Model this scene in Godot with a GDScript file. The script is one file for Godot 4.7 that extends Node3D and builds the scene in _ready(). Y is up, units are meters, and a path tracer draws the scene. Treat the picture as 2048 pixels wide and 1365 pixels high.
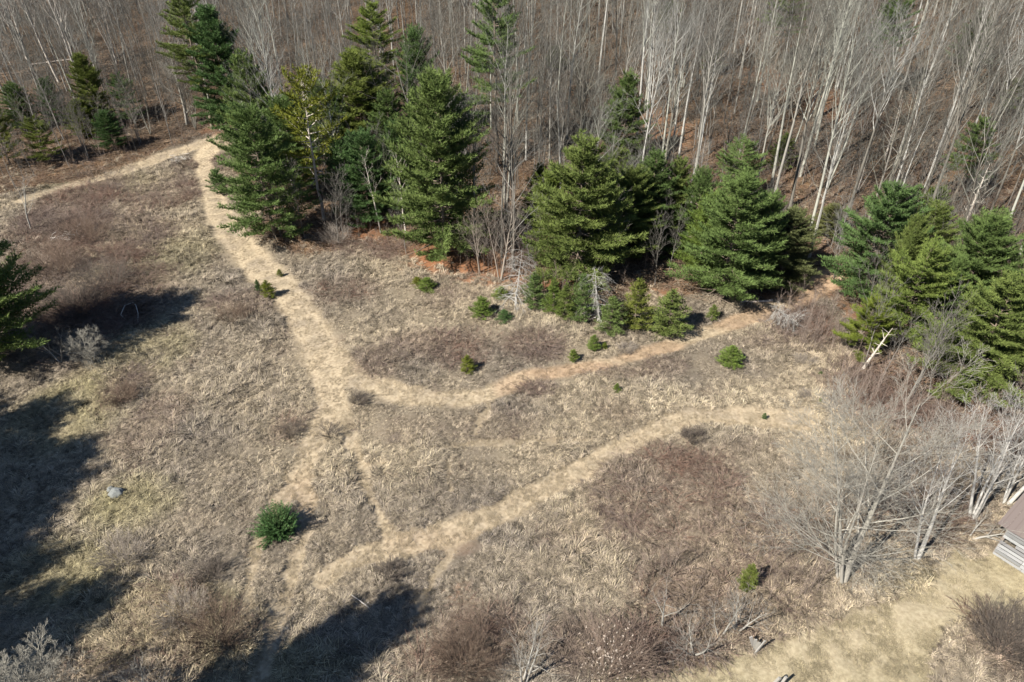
extends Node3D

# ---------------------------------------------------------------- world tables (metres; x east, z south)
const TRACKS := [
	[1.0, [[-37.15, -85.71, 2.45], [-37.53, -84.94, 2.38], [-38.02, -83.84, 2.18], [-38.20, -82.60, 1.68], [-37.92, -81.31, 1.18], [-37.32, -79.82, 1.18], [-36.46, -77.90, 1.18], [-35.34, -75.35, 1.21], [-34.02, -72.52, 1.32], [-32.66, -69.81, 1.45], [-31.20, -67.12, 1.59], [-29.56, -64.26, 1.74], [-27.98, -61.65, 1.78], [-26.51, -59.51, 1.78], [-25.10, -57.65, 1.81], [-23.81, -55.99, 1.90], [-22.69, -54.60, 2.00], [-21.65, -53.35, 1.99], [-20.59, -51.97, 1.87], [-19.47, -50.37, 1.75], [-18.38, -48.79, 1.67], [-17.43, -47.32, 1.64], [-16.62, -45.97, 1.68], [-15.90, -44.65, 1.73], [-15.23, -43.28, 1.72], [-14.61, -41.86, 1.65], [-14.04, -40.45, 1.55], [-13.56, -39.13, 1.43], [-13.13, -37.91, 1.26], [-12.77, -36.77, 1.05], [-12.54, -35.70, 0.93], [-12.45, -34.67, 0.92], [-12.47, -33.68, 0.94], [-12.50, -32.75, 0.94], [-12.54, -31.87, 0.94], [-12.61, -31.03, 0.94], [-12.66, -30.27, 0.94], [-12.71, -29.52, 0.96], [-12.75, -28.83, 1.00], [-12.78, -28.37, 1.02]]],
	[0.95, [[-12.78, -28.37, 0.79], [-12.94, -27.72, 0.75], [-13.15, -26.83, 0.70], [-13.33, -25.99, 0.64], [-13.44, -25.33, 0.60], [-13.52, -24.70, 0.56], [-13.55, -24.01, 0.51], [-13.51, -23.23, 0.48], [-13.43, -22.40, 0.44], [-13.32, -21.60, 0.42], [-13.16, -20.75, 0.40], [-12.98, -19.93, 0.38], [-12.86, -19.37, 0.37]]],
	[1.0, [[-12.54, -28.37, 0.82], [-12.20, -27.54, 0.75], [-11.75, -26.40, 0.65], [-11.41, -25.29, 0.57], [-11.27, -24.28, 0.55], [-11.23, -23.31, 0.54], [-11.22, -22.45, 0.53], [-11.22, -21.75, 0.53], [-11.25, -21.14, 0.55], [-11.27, -20.53, 0.55], [-11.28, -19.90, 0.55], [-11.29, -19.27, 0.55], [-11.29, -18.66, 0.54], [-11.30, -18.10, 0.53], [-11.30, -17.55, 0.50], [-11.27, -16.97, 0.47], [-11.18, -16.24, 0.46], [-11.06, -15.50, 0.45], [-10.98, -14.99, 0.45]]],
	[1.0, [[-12.72, -37.33, 0.78], [-12.26, -36.34, 0.75], [-11.63, -35.02, 0.71], [-11.02, -33.71, 0.67], [-10.49, -32.48, 0.62], [-9.97, -31.25, 0.58], [-9.45, -30.05, 0.56], [-8.95, -28.90, 0.54], [-8.46, -27.80, 0.52], [-7.98, -26.78, 0.52], [-7.47, -25.75, 0.53], [-6.99, -24.80, 0.55], [-6.66, -24.17, 0.56]]],
	[1.0, [[-13.94, -41.10, 1.61], [-13.12, -40.17, 1.48], [-11.99, -38.96, 1.31], [-10.92, -37.99, 1.22], [-9.97, -37.37, 1.20], [-9.02, -36.91, 1.21], [-8.08, -36.57, 1.21], [-7.16, -36.33, 1.20], [-6.23, -36.18, 1.19], [-5.28, -36.13, 1.18], [-4.23, -36.17, 1.16], [-3.15, -36.28, 1.15], [-2.21, -36.48, 1.12], [-1.52, -36.79, 1.08], [-0.97, -37.20, 1.05], [-0.49, -37.58, 1.02], [-0.18, -37.89, 0.93], [0.06, -38.17, 0.91], [0.57, -38.44, 0.90], [1.58, -38.65, 0.87], [2.88, -38.82, 0.84], [4.18, -39.04, 0.83], [5.40, -39.32, 0.81], [6.64, -39.67, 0.80], [7.91, -40.13, 0.79], [9.23, -40.75, 0.79], [10.59, -41.48, 0.80], [11.98, -42.23, 0.81], [13.40, -42.97, 0.84], [14.85, -43.72, 0.88], [16.33, -44.51, 0.94], [17.90, -45.37, 0.99], [19.55, -46.35, 1.06], [21.19, -47.44, 1.17], [22.81, -48.60, 1.35], [24.35, -49.71, 1.47], [25.67, -50.65, 1.51], [26.81, -51.54, 1.46], [27.76, -52.37, 1.41], [28.41, -52.93, 1.39]]],
	[0.95, [[-9.76, -21.45, 0.60], [-9.44, -21.74, 0.61], [-8.97, -22.16, 0.62], [-8.45, -22.55, 0.65], [-7.94, -22.87, 0.71], [-7.39, -23.16, 0.78], [-6.76, -23.43, 0.86], [-6.04, -23.66, 0.95], [-5.24, -23.87, 1.03], [-4.44, -24.13, 1.09], [-3.67, -24.48, 1.08], [-2.89, -24.88, 1.06], [-2.06, -25.34, 1.03], [-1.17, -25.88, 1.02], [-0.22, -26.48, 1.00], [0.75, -27.15, 0.99], [1.75, -27.88, 0.97], [2.77, -28.65, 0.95], [3.83, -29.43, 0.93], [4.92, -30.20, 0.92], [6.04, -30.97, 0.92], [7.17, -31.69, 0.93], [8.27, -32.37, 0.93], [9.38, -33.01, 0.95], [10.53, -33.56, 0.97], [11.69, -33.97, 0.98], [12.87, -34.27, 0.98], [14.20, -34.42, 1.03], [15.93, -34.35, 1.16], [17.73, -34.06, 1.34], [18.97, -33.82, 1.48]]],
	[0.9, [[-53.55, -69.60, 0.97], [-53.03, -70.41, 0.99], [-52.25, -71.55, 1.01], [-51.42, -72.67, 1.05], [-50.66, -73.55, 1.12], [-49.87, -74.41, 1.22], [-48.94, -75.56, 1.34], [-47.79, -77.25, 1.49], [-46.44, -79.24, 1.53], [-44.99, -81.10, 1.54], [-43.50, -82.70, 1.56], [-41.90, -84.05, 1.58], [-40.20, -85.09, 1.59], [-38.27, -85.95, 1.56], [-36.36, -86.74, 1.53], [-35.04, -87.33, 1.50]]],
	[0.8, [[-1.34, -36.05, 0.35], [-1.66, -34.95, 0.31], [-2.08, -33.47, 0.26], [-2.38, -32.44, 0.23]]],
	[0.7, [[-11.46, -28.79, 0.32], [-10.44, -28.96, 0.30], [-8.97, -29.21, 0.29], [-7.40, -29.59, 0.28], [-5.89, -30.24, 0.28], [-4.25, -31.07, 0.29], [-2.34, -31.73, 0.30], [0.21, -31.99, 0.29], [3.00, -31.98, 0.28], [4.97, -31.91, 0.28]]],
	[0.75, [[-3.18, -23.48, 0.21], [-3.42, -23.03, 0.20], [-3.75, -22.39, 0.18], [-4.07, -21.63, 0.17], [-4.39, -20.66, 0.16], [-4.69, -19.60, 0.16], [-4.89, -18.88, 0.16]]],
	[0.7, [[-4.10, -30.07, 0.22], [-3.93, -29.06, 0.20], [-3.71, -27.76, 0.17], [-3.56, -26.87, 0.16]]],
]
const BRUSH := [
	[-6.23, -42.33, 4.56, 2.81, 0.95],
	[-9.70, -40.29, 2.20, 2.60, 0.60],
	[1.37, -42.24, 2.46, 1.82, 0.80],
	[-22.73, -48.47, 3.97, 2.62, 0.70],
	[-14.45, -50.91, 3.46, 2.42, 0.50],
	[-17.60, -42.03, 1.52, 1.44, 0.20],
	[8.98, -27.63, 4.99, 4.41, 0.65],
	[11.07, -24.26, 4.36, 3.28, 0.65],
	[6.35, -25.51, 1.69, 1.87, 0.50],
	[-26.90, -36.91, 2.09, 3.15, 0.70],
	[-23.41, -33.04, 2.26, 4.09, 0.60],
	[-38.84, -60.66, 5.38, 8.27, 0.80],
	[-47.82, -67.12, 4.23, 10.42, 0.85],
	[-5.21, -48.98, 3.36, 2.31, 0.40],
	[-12.46, -60.55, 6.87, 4.19, 0.70],
	[-1.07, -53.67, 5.37, 3.85, 0.40],
	[23.32, -45.24, 2.98, 4.34, 0.90],
	[26.86, -36.76, 4.15, 4.94, 0.80],
	[23.87, -36.23, 2.06, 2.60, 0.80],
	[23.65, -26.80, 4.30, 3.44, 0.60],
	[9.44, -20.62, 3.51, 2.20, 1.00],
	[6.52, -18.17, 4.01, 1.57, 1.00],
	[11.13, -19.49, 2.20, 1.50, 0.95],
	[-41.89, -51.65, 5.22, 7.61, 1.00],
	[-34.37, -48.61, 5.84, 5.23, 1.00],
	[-43.29, -60.73, 6.37, 6.41, 0.85],
	[2.96, -18.11, 2.12, 1.71, 0.85],
	[-1.53, -18.62, 2.86, 1.70, 0.90],
	[-3.75, -17.02, 2.06, 1.07, 0.85],
	[-16.18, -19.30, 2.64, 1.87, 0.60],
	[-17.48, -16.86, 3.39, 1.40, 0.60],
	[22.77, -17.96, 1.63, 2.51, 0.95],
	[2.91, -24.42, 1.92, 1.43, 0.35],
	[1.26, -37.19, 2.10, 0.87, 0.70],
	[8.09, -38.76, 4.30, 0.70, 0.60],
	[20.34, -42.27, 2.66, 1.36, 0.50],
	[-38.28, -72.13, 4.48, 7.68, 0.60],
	[-34.99, -80.84, 2.44, 3.50, 0.70],
	[17.32, -25.10, 3.60, 3.15, 0.50],
	[13.32, -21.09, 2.79, 1.77, 0.60],
	[-12.90, -18.72, 1.19, 1.17, 0.50],
	[-14.58, -33.18, 0.84, 1.12, 0.60],
	[-15.29, -31.75, 0.63, 0.49, 0.30],
	[-39.16, -80.29, 2.43, 2.78, 0.40],
	[-36.41, -48.55, 5.00, 5.13, 0.60],
	[11.09, -39.42, 1.81, 1.08, 0.50],
	[28.02, -32.51, 4.48, 3.45, 0.60],
	[-0.79, -33.47, 3.27, 1.50, 0.30],
	[7.18, -34.35, 1.99, 1.43, 0.35],
	[-6.58, -32.80, 2.58, 1.49, 0.25],
	[-33.94, -41.60, 3.75, 3.02, 0.50],
	[14.32, -31.20, 1.88, 1.46, 0.40],
]
const CLAY_SPOTS := [
	[-7.29, -57.88, 2.84, 2.43, 0.90],
	[-1.05, -51.80, 3.49, 1.82, 0.80],
	[7.74, -48.52, 2.08, 1.14, 0.70],
	[11.65, -49.42, 2.11, 0.94, 0.60],
	[4.63, -59.56, 1.93, 4.00, 0.60],
	[-4.76, -55.37, 5.04, 2.37, 1.00],
	[4.14, -51.13, 3.02, 3.51, 0.85],
	[27.52, -52.25, 2.64, 2.06, 0.90],
	[-13.90, -63.34, 3.55, 2.72, 0.90],
	[17.45, -25.45, 2.09, 1.40, 0.60],
	[30.83, -35.17, 1.68, 1.44, 0.80],
	[-2.12, -20.95, 1.77, 0.67, 0.30],
	[-3.59, -23.62, 1.88, 0.73, 0.25],
	[-1.16, -59.71, 2.90, 4.14, 0.60],
	[22.57, -49.06, 2.53, 1.27, 0.60],
	[-22.77, -78.63, 2.37, 2.42, 0.40],
	[-38.76, -88.70, 2.61, 1.80, 0.60],
	[-19.66, -81.52, 3.64, 3.74, 0.60],
	[27.42, -46.34, 1.22, 2.45, 0.50],
	[18.35, -81.93, 3.60, 5.65, 0.50],
	[32.44, -98.20, 4.09, 11.42, 0.50],
	[37.63, -85.20, 3.05, 5.99, 0.50],
	[39.76, -81.03, 3.53, 4.38, 0.50],
]
const MOSS_SPOTS := [
	[-29.09, -34.41, 3.99, 4.70, 0.80],
	[-22.26, -25.92, 3.36, 2.88, 0.80],
	[-27.44, -42.22, 3.79, 4.45, 0.50],
	[-23.49, -22.39, 3.38, 2.61, 0.80],
	[-14.24, -18.55, 2.83, 2.35, 0.60],
	[-47.50, -74.95, 9.22, 3.80, 0.40],
	[-34.41, -56.30, 6.48, 7.15, 0.45],
	[-18.37, -18.81, 2.85, 1.87, 0.70],
	[-10.56, -17.00, 4.55, 1.08, 0.50],
	[5.29, -17.89, 2.81, 1.13, 0.30],
	[21.76, -20.40, 3.48, 2.15, 0.40],
]
const PALE_SPOTS := [
	[16.05, -35.04, 8.77, 3.22, 0.80],
	[20.68, -34.04, 4.29, 2.54, 0.95],
	[-13.85, -39.15, 2.89, 3.89, 0.50],
	[-10.09, -30.93, 6.23, 2.78, 0.30],
	[-22.03, -40.68, 4.45, 4.30, 0.35],
	[-1.68, -22.59, 3.93, 1.30, 0.30],
	[10.92, -44.98, 3.17, 1.46, 0.60],
	[5.01, -45.46, 4.77, 1.38, 0.40],
]
const RED_SPOTS := [
	[4.18, -39.04, 3.96, 1.16, 0.90],
	[10.35, -41.56, 4.13, 1.45, 0.80],
	[19.11, -45.97, 4.82, 2.06, 0.80],
	[25.73, -50.80, 3.45, 3.37, 1.00],
	[0.21, -37.39, 1.40, 1.65, 0.60],
	[-3.62, -23.94, 3.24, 1.01, 0.20],
	[-12.13, -26.78, 1.72, 3.33, 0.30],
]
const DULL_SPOTS := [
	[-70.68, -116.51, 19.41, 33.71, 1.00],
	[-58.53, -84.73, 10.14, 10.55, 0.80],
	[7.99, -87.78, 10.15, 14.50, 0.70],
	[25.90, -71.84, 6.53, 6.86, 0.60],
	[43.63, -58.97, 5.65, 10.71, 0.70],
]
const LANE_AREA := [
	[34.04, -23.75],
	[27.28, -23.06],
	[24.98, -22.39],
	[24.27, -23.21],
	[20.25, -20.85],
	[16.67, -20.04],
	[13.68, -18.41],
	[11.05, -17.47],
	[8.13, -16.85],
	[2.78, -15.70],
	[-0.50, -13.81],
	[14.20, -13.88],
	[19.35, -15.86],
	[20.48, -17.99],
	[22.36, -19.28],
	[25.35, -19.88],
	[31.45, -20.39],
]
const WOODS := [
	[-63.80, -65.83],
	[-56.24, -70.56],
	[-51.93, -74.69],
	[-45.14, -82.96],
	[-39.12, -88.77],
	[-34.42, -87.00],
	[-32.53, -78.96],
	[-30.12, -70.94],
	[-24.32, -60.17],
	[-18.38, -58.52],
	[-15.15, -61.78],
	[-11.31, -59.35],
	[-5.56, -53.68],
	[1.56, -51.60],
	[7.40, -49.26],
	[14.86, -48.65],
	[21.91, -49.69],
	[27.30, -52.87],
	[27.00, -46.31],
	[24.63, -40.55],
	[24.95, -35.63],
	[27.52, -31.57],
	[31.65, -28.21],
	[39.21, -23.34],
	[300.0, -20.0],
	[300.0, -400.0],
	[-300.0, -400.0],
	[-300.0, -80.0],
]
const PINES := [
	["pine_tree", "high", -39.31, -89.35, 16.63, 3.61, "mid", "tall pine at the track fork, its lower trunk bare", "pine tree", ""],
	["pine_tree", "full", -35.95, -88.22, 14.31, 3.75, "dark", "broad dark pine just right of the tall one at the track fork", "pine tree", ""],
	["pine_tree", "full", -23.18, -60.41, 12.23, 3.86, "mid", "big full pine at the field corner where the track bends past it", "pine tree", ""],
	["pine_tree", "thin", -19.35, -64.71, 14.31, 3.68, "yellow", "thin yellowish pine with its pale trunk showing through the crown", "pine tree", ""],
	["pine_tree", "full", -29.10, -77.61, 12.51, 3.41, "mid", "soft green pine standing behind the big corner pine", "pine tree", ""],
	["pine_tree", "high", -15.93, -84.59, 14.23, 3.44, "bright", "narrow bright topped pine rising above the olive pine", "pine tree", ""],
	["pine_tree", "full", -16.69, -76.10, 12.16, 4.60, "olive", "wide olive green pine in the middle woods", "pine tree", ""],
	["pine_tree", "full", -10.86, -81.67, 12.37, 2.78, "dark", "small dark pine behind the olive green pine", "pine tree", ""],
	["pine_tree", "full", -6.15, -56.65, 15.79, 4.50, "mid", "largest and broadest pine of all at the edge of the field", "pine tree", ""],
	["pine_tree", "high", -1.77, -75.24, 19.29, 3.37, "mid", "tallest pine, crown cut by the top of the view, bare broken stubs below", "pine tree", ""],
	["pine_tree", "full", -14.36, -63.67, 9.24, 2.84, "dark", "blue green pine behind the white leaning stems", "pine tree", ""],
	["pine_tree", "full", -11.27, -64.70, 10.01, 2.36, "dark", "dark pine squeezed between the blue green pine and the largest pine", "pine tree", ""],
	["pine_tree", "full", 11.94, -72.53, 10.34, 2.89, "mid", "pointed pine standing alone upslope among bare grey trunks", "pine tree", ""],
	["pine_tree", "full", 5.54, -51.43, 12.24, 4.23, "mid", "wide front pine above the row of young conifers", "pine tree", ""],
	["pine_tree", "full", 10.48, -64.38, 6.49, 2.49, "olive", "drab olive pine behind the wide front pine", "pine tree", ""],
	["pine_tree", "full", 12.38, -56.91, 9.15, 2.81, "dark", "shadowy pine right beside the wide front pine", "pine tree", ""],
	["pine_tree", "full", 14.76, -57.68, 8.23, 2.39, "mid", "narrower right hand neighbour of the shadowy pine", "pine tree", ""],
	["pine_tree", "full", 21.93, -63.38, 7.16, 2.74, "mid", "rounded pine top showing behind the pine over the clay track", "pine tree", ""],
	["pine_tree", "full", 17.33, -48.51, 10.48, 3.59, "mid", "spreading pine whose low boughs hang over the clay track", "pine tree", ""],
	["pine_tree", "full", 29.43, -49.10, 9.89, 3.34, "dark", "broad dark pine at the far end of the clay track", "pine tree", ""],
	["pine_tree", "full", 33.33, -49.42, 8.17, 2.35, "mid", "slim pine wedged behind the broad pine at the track end", "pine tree", ""],
	["pine_tree", "full", 39.45, -59.62, 3.72, 1.76, "bright", "little yellow green pine top behind the eastern pines", "pine tree", ""],
	["pine_tree", "full", 29.32, -42.75, 8.33, 2.87, "olive", "olive pine in the middle of the eastern pine group", "pine tree", ""],
	["pine_tree", "full", 33.72, -43.77, 9.62, 2.80, "mid", "tall pointed pine at the back of the eastern pine group", "pine tree", ""],
	["pine_tree", "full", 31.30, -36.74, 8.90, 3.31, "mid", "large drooping pine at the front of the eastern pine group", "pine tree", ""],
	["pine_tree", "full", 36.88, -39.84, 9.29, 2.44, "dark", "dark pine cut off by the right edge of the view", "pine tree", ""],
	["pine_tree", "full", 25.58, -40.86, 5.05, 1.67, "yellow", "small yellow green pine with dead white limbs at its foot", "pine tree", ""],
	["pine_tree", "high", 43.10, -62.41, 8.27, 2.02, "mid", "slender ragged pine alone on the bare slope above the eastern pines", "pine tree", ""],
	["pine_tree", "high", 34.64, -94.14, 10.01, 2.73, "mid", "short crowned pine by the top edge among pale trunks", "pine tree", ""],
	["pine_tree", "high", 43.38, -83.76, 12.89, 2.18, "dark", "ragged narrow pine by the top edge above the bare slope", "pine tree", ""],
	["pine_tree", "full", -38.10, -40.11, 11.35, 4.52, "mid", "bushy pine cut off by the left edge of the view", "pine tree", ""],
	["pine_tree", "full", -54.94, -91.56, 8.87, 2.30, "olive", "hazy olive young pine in the western woods under tall bare trees", "pine tree", ""],
	["pine_tree", "full", -65.05, -91.53, 5.86, 2.12, "dark", "dim small pine near the left edge in the western woods", "pine tree", ""],
	["pine_tree", "full", -55.41, -88.65, 4.61, 2.01, "bright", "light green low pine beside the hazy olive one", "pine tree", ""],
	["pine_tree", "full", -61.55, -93.02, 5.90, 1.88, "dark", "dull small pine between the dim one and the light green one", "pine tree", ""],
	["pine_tree", "full", 23.17, -51.45, 6.95, 2.54, "grey", "greyish dying pine with thin foliage right of the pine over the clay track", "pine tree", ""],
	["pine_tree", "full", 2.75, -64.34, 5.38, 1.65, "bright", "bright green small pine left of the wide front pine", "pine tree", ""],
	["pine_tree", "full", 30.10, -59.16, 3.07, 1.42, "grey", "grey green small pine behind the end of the clay track", "pine tree", ""],
	["pine_tree", "full", 23.86, -59.65, 3.59, 1.90, "dark", "dusky pine behind the greyish dying pine", "pine tree", ""],
	["pine_tree", "full", -60.60, -79.70, 7.68, 2.36, "olive", "dim olive pine at the very left edge above the upper track", "pine tree", ""],
	["pine_tree", "full", -51.00, -91.80, 6.44, 1.98, "dark", "blackish pine between the hazy one and the spreading bare tree", "pine tree", ""],
	["pine_tree", "full", -56.12, -80.19, 5.73, 1.97, "olive", "low dull pine just above the left end of the upper track", "pine tree", ""],
	["pine_tree", "full", -50.34, -84.79, 4.70, 1.88, "dark", "squat dark pine directly above the upper track", "pine tree", ""],
	["pine_tree", "full", -34.65, -91.79, 8.47, 3.10, "mid", "grey topped pine between the fork pines and the soft green pine", "pine tree", ""],
	["pine_tree", "full", -19.20, -75.40, 8.68, 2.52, "mid", "narrow pine filling the gap left of the olive green pine", "pine tree", ""],
	["pine_tree", "full", -16.72, -64.89, 7.87, 2.01, "dark", "sheltered dark pine left of the blue green pine", "pine tree", ""],
	["pine_tree", "full", 7.43, -51.66, 9.93, 1.99, "mid", "pine pressed against the right side of the wide front pine", "pine tree", ""],
	["pine_tree", "full", 16.28, -55.41, 8.11, 1.78, "dark", "tucked in dark pine left of the pine over the clay track", "pine tree", ""],
	["pine_tree", "full", 20.34, -50.17, 8.43, 1.86, "mid", "pine close on the right of the one over the clay track", "pine tree", ""],
	["pine_tree", "full", 30.07, -46.36, 8.81, 1.56, "mid", "narrow spire between the broad pine at the track end and the olive eastern one", "pine tree", ""],
	["pine_tree", "full", 31.62, -42.64, 7.33, 1.57, "mid", "narrow spire in front of the tall eastern pine", "pine tree", ""],
	["pine_tree", "full", 34.69, -39.17, 7.46, 1.57, "mid", "narrow spire right of the front eastern pine", "pine tree", ""],
	["pine_tree", "full", 36.13, -42.31, 9.20, 1.64, "dark", "dark spire behind the outer one at the right edge", "pine tree", ""],
	["pine_tree", "full", 5.94, -98.77, 2.92, 1.37, "olive", "small hazy evergreen upslope among grey trunks near the top", "pine tree", ""],
	["pine_tree", "full", 26.16, -94.04, 3.41, 1.51, "olive", "small hazy evergreen on the orange patch of the upper slope", "pine tree", ""],
	["pine_tree", "full", -22.99, -69.41, 10.37, 3.02, "mid", "mid green pine tucked between the big corner pine and the thin yellowish one", "pine tree", ""],
	["pine_tree", "full", -21.32, -77.34, 9.32, 2.71, "mid", "mid green pine just left of the narrow gap filling pine", "pine tree", ""],
	["pine_tree", "full", -13.07, -72.80, 9.51, 2.98, "mid", "mid green pine behind the largest pine on its left", "pine tree", ""],
	["pine_tree", "full", 3.25, -55.50, 8.12, 2.11, "bright", "light green pine at the left shoulder of the wide front pine", "pine tree", ""],
	["pine_tree", "full", 10.29, -55.16, 8.29, 2.43, "mid", "mid green pine filling the gap right of the wide front pine", "pine tree", ""],
	["pine_tree", "full", 16.24, -52.03, 7.69, 2.02, "bright", "light green pine at the left shoulder of the one over the clay track", "pine tree", ""],
	["pine_tree", "full", 28.86, -70.93, 3.63, 1.38, "olive", "small hazy evergreen half way up the eastern slope", "pine tree", ""],
	["pine_tree", "full", 51.29, -100.83, 4.96, 2.04, "mid", "hazy evergreen at the top edge right of the ragged narrow pine", "pine tree", ""],
	["pine_tree", "full", 22.99, -108.61, 4.35, 1.83, "olive", "small hazy evergreen at the top edge left of the short crowned pine", "pine tree", ""],
	["pine_tree", "full", 57.82, -91.58, 6.40, 2.20, "dark", "hazy dark pine near the upper right corner", "pine tree", ""],
	["pine_tree", "full", 57.42, -79.42, 4.42, 1.71, "olive", "small hazy evergreen on the slope at the right edge", "pine tree", ""],
	["pine_tree", "full", -24.56, -81.32, 4.51, 2.10, "olive", "ragged olive pine half hidden behind the thin yellowish pine", "pine tree", ""],
	["pine_tree", "full", -41.26, -18.94, 17.00, 5.00, "mid", "tall pine west of the field casting the highest of the dark left shadows", "pine tree", ""],
	["pine_tree", "full", -39.83, -15.39, 16.00, 5.00, "mid", "pine west of the field casting the middle of the dark left shadows", "pine tree", ""],
	["pine_tree", "full", -40.33, -11.05, 17.00, 5.20, "mid", "pine west of the field casting the deep lower left shadow", "pine tree", ""],
	["pine_tree", "full", -32.43, -10.58, 14.00, 3.60, "mid", "pine southwest of the field casting the shadow at the lower left corner", "pine tree", ""],
	["pine_tree", "full", -42.66, -21.25, 15.00, 5.20, "mid", "pine farther west, its shadow darkening the left edge of the field", "pine tree", ""],
	["pine_tree", "full", -43.07, -15.25, 19.00, 5.00, "mid", "broad pine west of the field between two others, its shadow merging with theirs", "pine tree", ""],
	["pine_tree", "full", -44.51, -23.46, 16.00, 5.40, "mid", "pine west of the field casting the uppermost part of the dark left shadow", "pine tree", ""],
	["pine_tree", "full", -46.77, -14.20, 18.00, 5.00, "mid", "pine farthest west, deepening the dark left shadow", "pine tree", ""],
	["pine_tree", "full", -33.72, -8.74, 13.00, 4.50, "mid", "pine southwest of the field shading the very bottom left", "pine tree", ""],
	["pine_tree", "full", -19.42, -8.45, 14.00, 2.50, "mid", "pine below the view beside the one casting the blunt shadow", "pine tree", ""],
	["pine_tree", "full", -36.24, -8.66, 15.00, 4.60, "mid", "pine southwest of the field behind the others, shading the corner", "pine tree", ""],
	["pine_tree", "full", -18.65, -9.47, 15.00, 2.70, "mid", "pine below the view casting the blunt shadow at the bottom", "pine tree", ""],
	["young_conifer", "young", 1.79, -46.91, 3.25, 0.93, "mid", "young conifer at the left end of the row below the wide front pine", "conifer", ""],
	["young_conifer", "young", 3.30, -46.22, 3.23, 0.84, "bright", "bright young conifer second from the left in the row", "conifer", ""],
	["young_conifer", "young", 4.22, -45.56, 3.22, 0.88, "olive", "olive young conifer with a drooping leader in the middle of the row", "conifer", ""],
	["young_conifer", "young", 5.48, -45.34, 4.09, 1.07, "mid", "young conifer touching the left side of the large white dead tree", "conifer", ""],
	["young_conifer", "young", 7.63, -43.92, 3.09, 1.17, "mid", "young conifer just right of the large white dead tree", "conifer", ""],
	["young_conifer", "young", 9.57, -44.39, 4.33, 1.29, "olive", "taller young conifer beside the one touching the track bank", "conifer", ""],
	["young_conifer", "young", 12.03, -43.71, 3.87, 1.63, "mid", "widest young conifer at the right end of the row by the track", "conifer", ""],
	["young_conifer", "young", -0.88, -48.63, 1.11, 0.71, "bright", "low bright conifer beside the smaller white dead tree", "conifer", ""],
	["young_conifer", "young", -0.64, -45.34, 1.03, 0.64, "dark", "low dark conifer sprawling in grass below the smaller dead tree", "conifer", ""],
	["young_conifer", "young", -2.37, -46.02, 1.74, 0.88, "bright", "round bright conifer alone left of the conifer row", "conifer", ""],
	["young_conifer", "young", -7.29, -50.73, 1.29, 0.82, "bright", "yellow green conifer bush below the orange bank", "conifer", ""],
	["young_conifer", "young", -8.32, -51.81, 0.80, 0.53, "yellow", "tiny yellowish conifer touching the bush below the orange bank", "conifer", ""],
	["young_conifer", "young", -3.22, -39.25, 1.39, 0.58, "yellow", "yellow green conifer alone just above the curving track", "conifer", ""],
	["young_conifer", "young", 6.11, -41.51, 1.32, 0.52, "bright", "little conifer between the row and the straight clay track", "conifer", ""],
	["young_conifer", "young", 4.48, -40.20, 0.99, 0.37, "bright", "smaller conifer just above the clay track", "conifer", ""],
	["young_conifer", "young", 7.22, -36.57, 0.79, 0.28, "bright", "tiny conifer alone below the clay track", "conifer", ""],
	["young_conifer", "young", 15.88, -39.83, 1.70, 0.95, "bright", "wide conifer bush below the right end of the clay track", "conifer", ""],
	["young_conifer", "young", -20.73, -49.75, 1.61, 0.68, "yellow", "vivid conifer bush on the edge of the main track, casting a shadow", "conifer", ""],
	["young_conifer", "young", -21.75, -50.45, 1.28, 0.26, "dark", "thin bluish seedling touching the vivid conifer bush", "conifer", ""],
	["young_conifer", "young", -32.31, -71.33, 2.76, 1.05, "dark", "small dark pine on the bank beside the upper main track", "conifer", ""],
	["young_conifer", "young", 6.94, -41.57, 0.64, 0.22, "yellow", "yellow seedling right of the little conifer above the clay track", "conifer", ""],
	["young_conifer", "young", 15.99, -45.72, 1.32, 0.48, "olive", "olive seedling on the clay bank under the spreading pine", "conifer", ""],
	["young_conifer", "young", 11.87, -21.13, 2.01, 0.51, "olive", "light green cedar in the brush left of the large bare tree", "conifer", ""],
	["young_conifer", "young", -20.78, -53.43, 0.71, 0.31, "olive", "faint olive seedling right beside the main track above the vivid conifer", "conifer", ""],
	["young_conifer", "young", 20.86, -35.44, 0.48, 0.15, "yellow", "speck of a yellow seedling in the pale eastern grass", "conifer", ""],
	["young_conifer", "young", 22.01, -38.52, 0.45, 0.16, "dark", "dark seedling speck near the eastern edge of the field", "conifer", ""],
	["young_conifer", "young", 16.71, -34.12, 0.52, 0.15, "dark", "dark seedling speck in the middle of the pale eastern grass", "conifer", ""],
]
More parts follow.
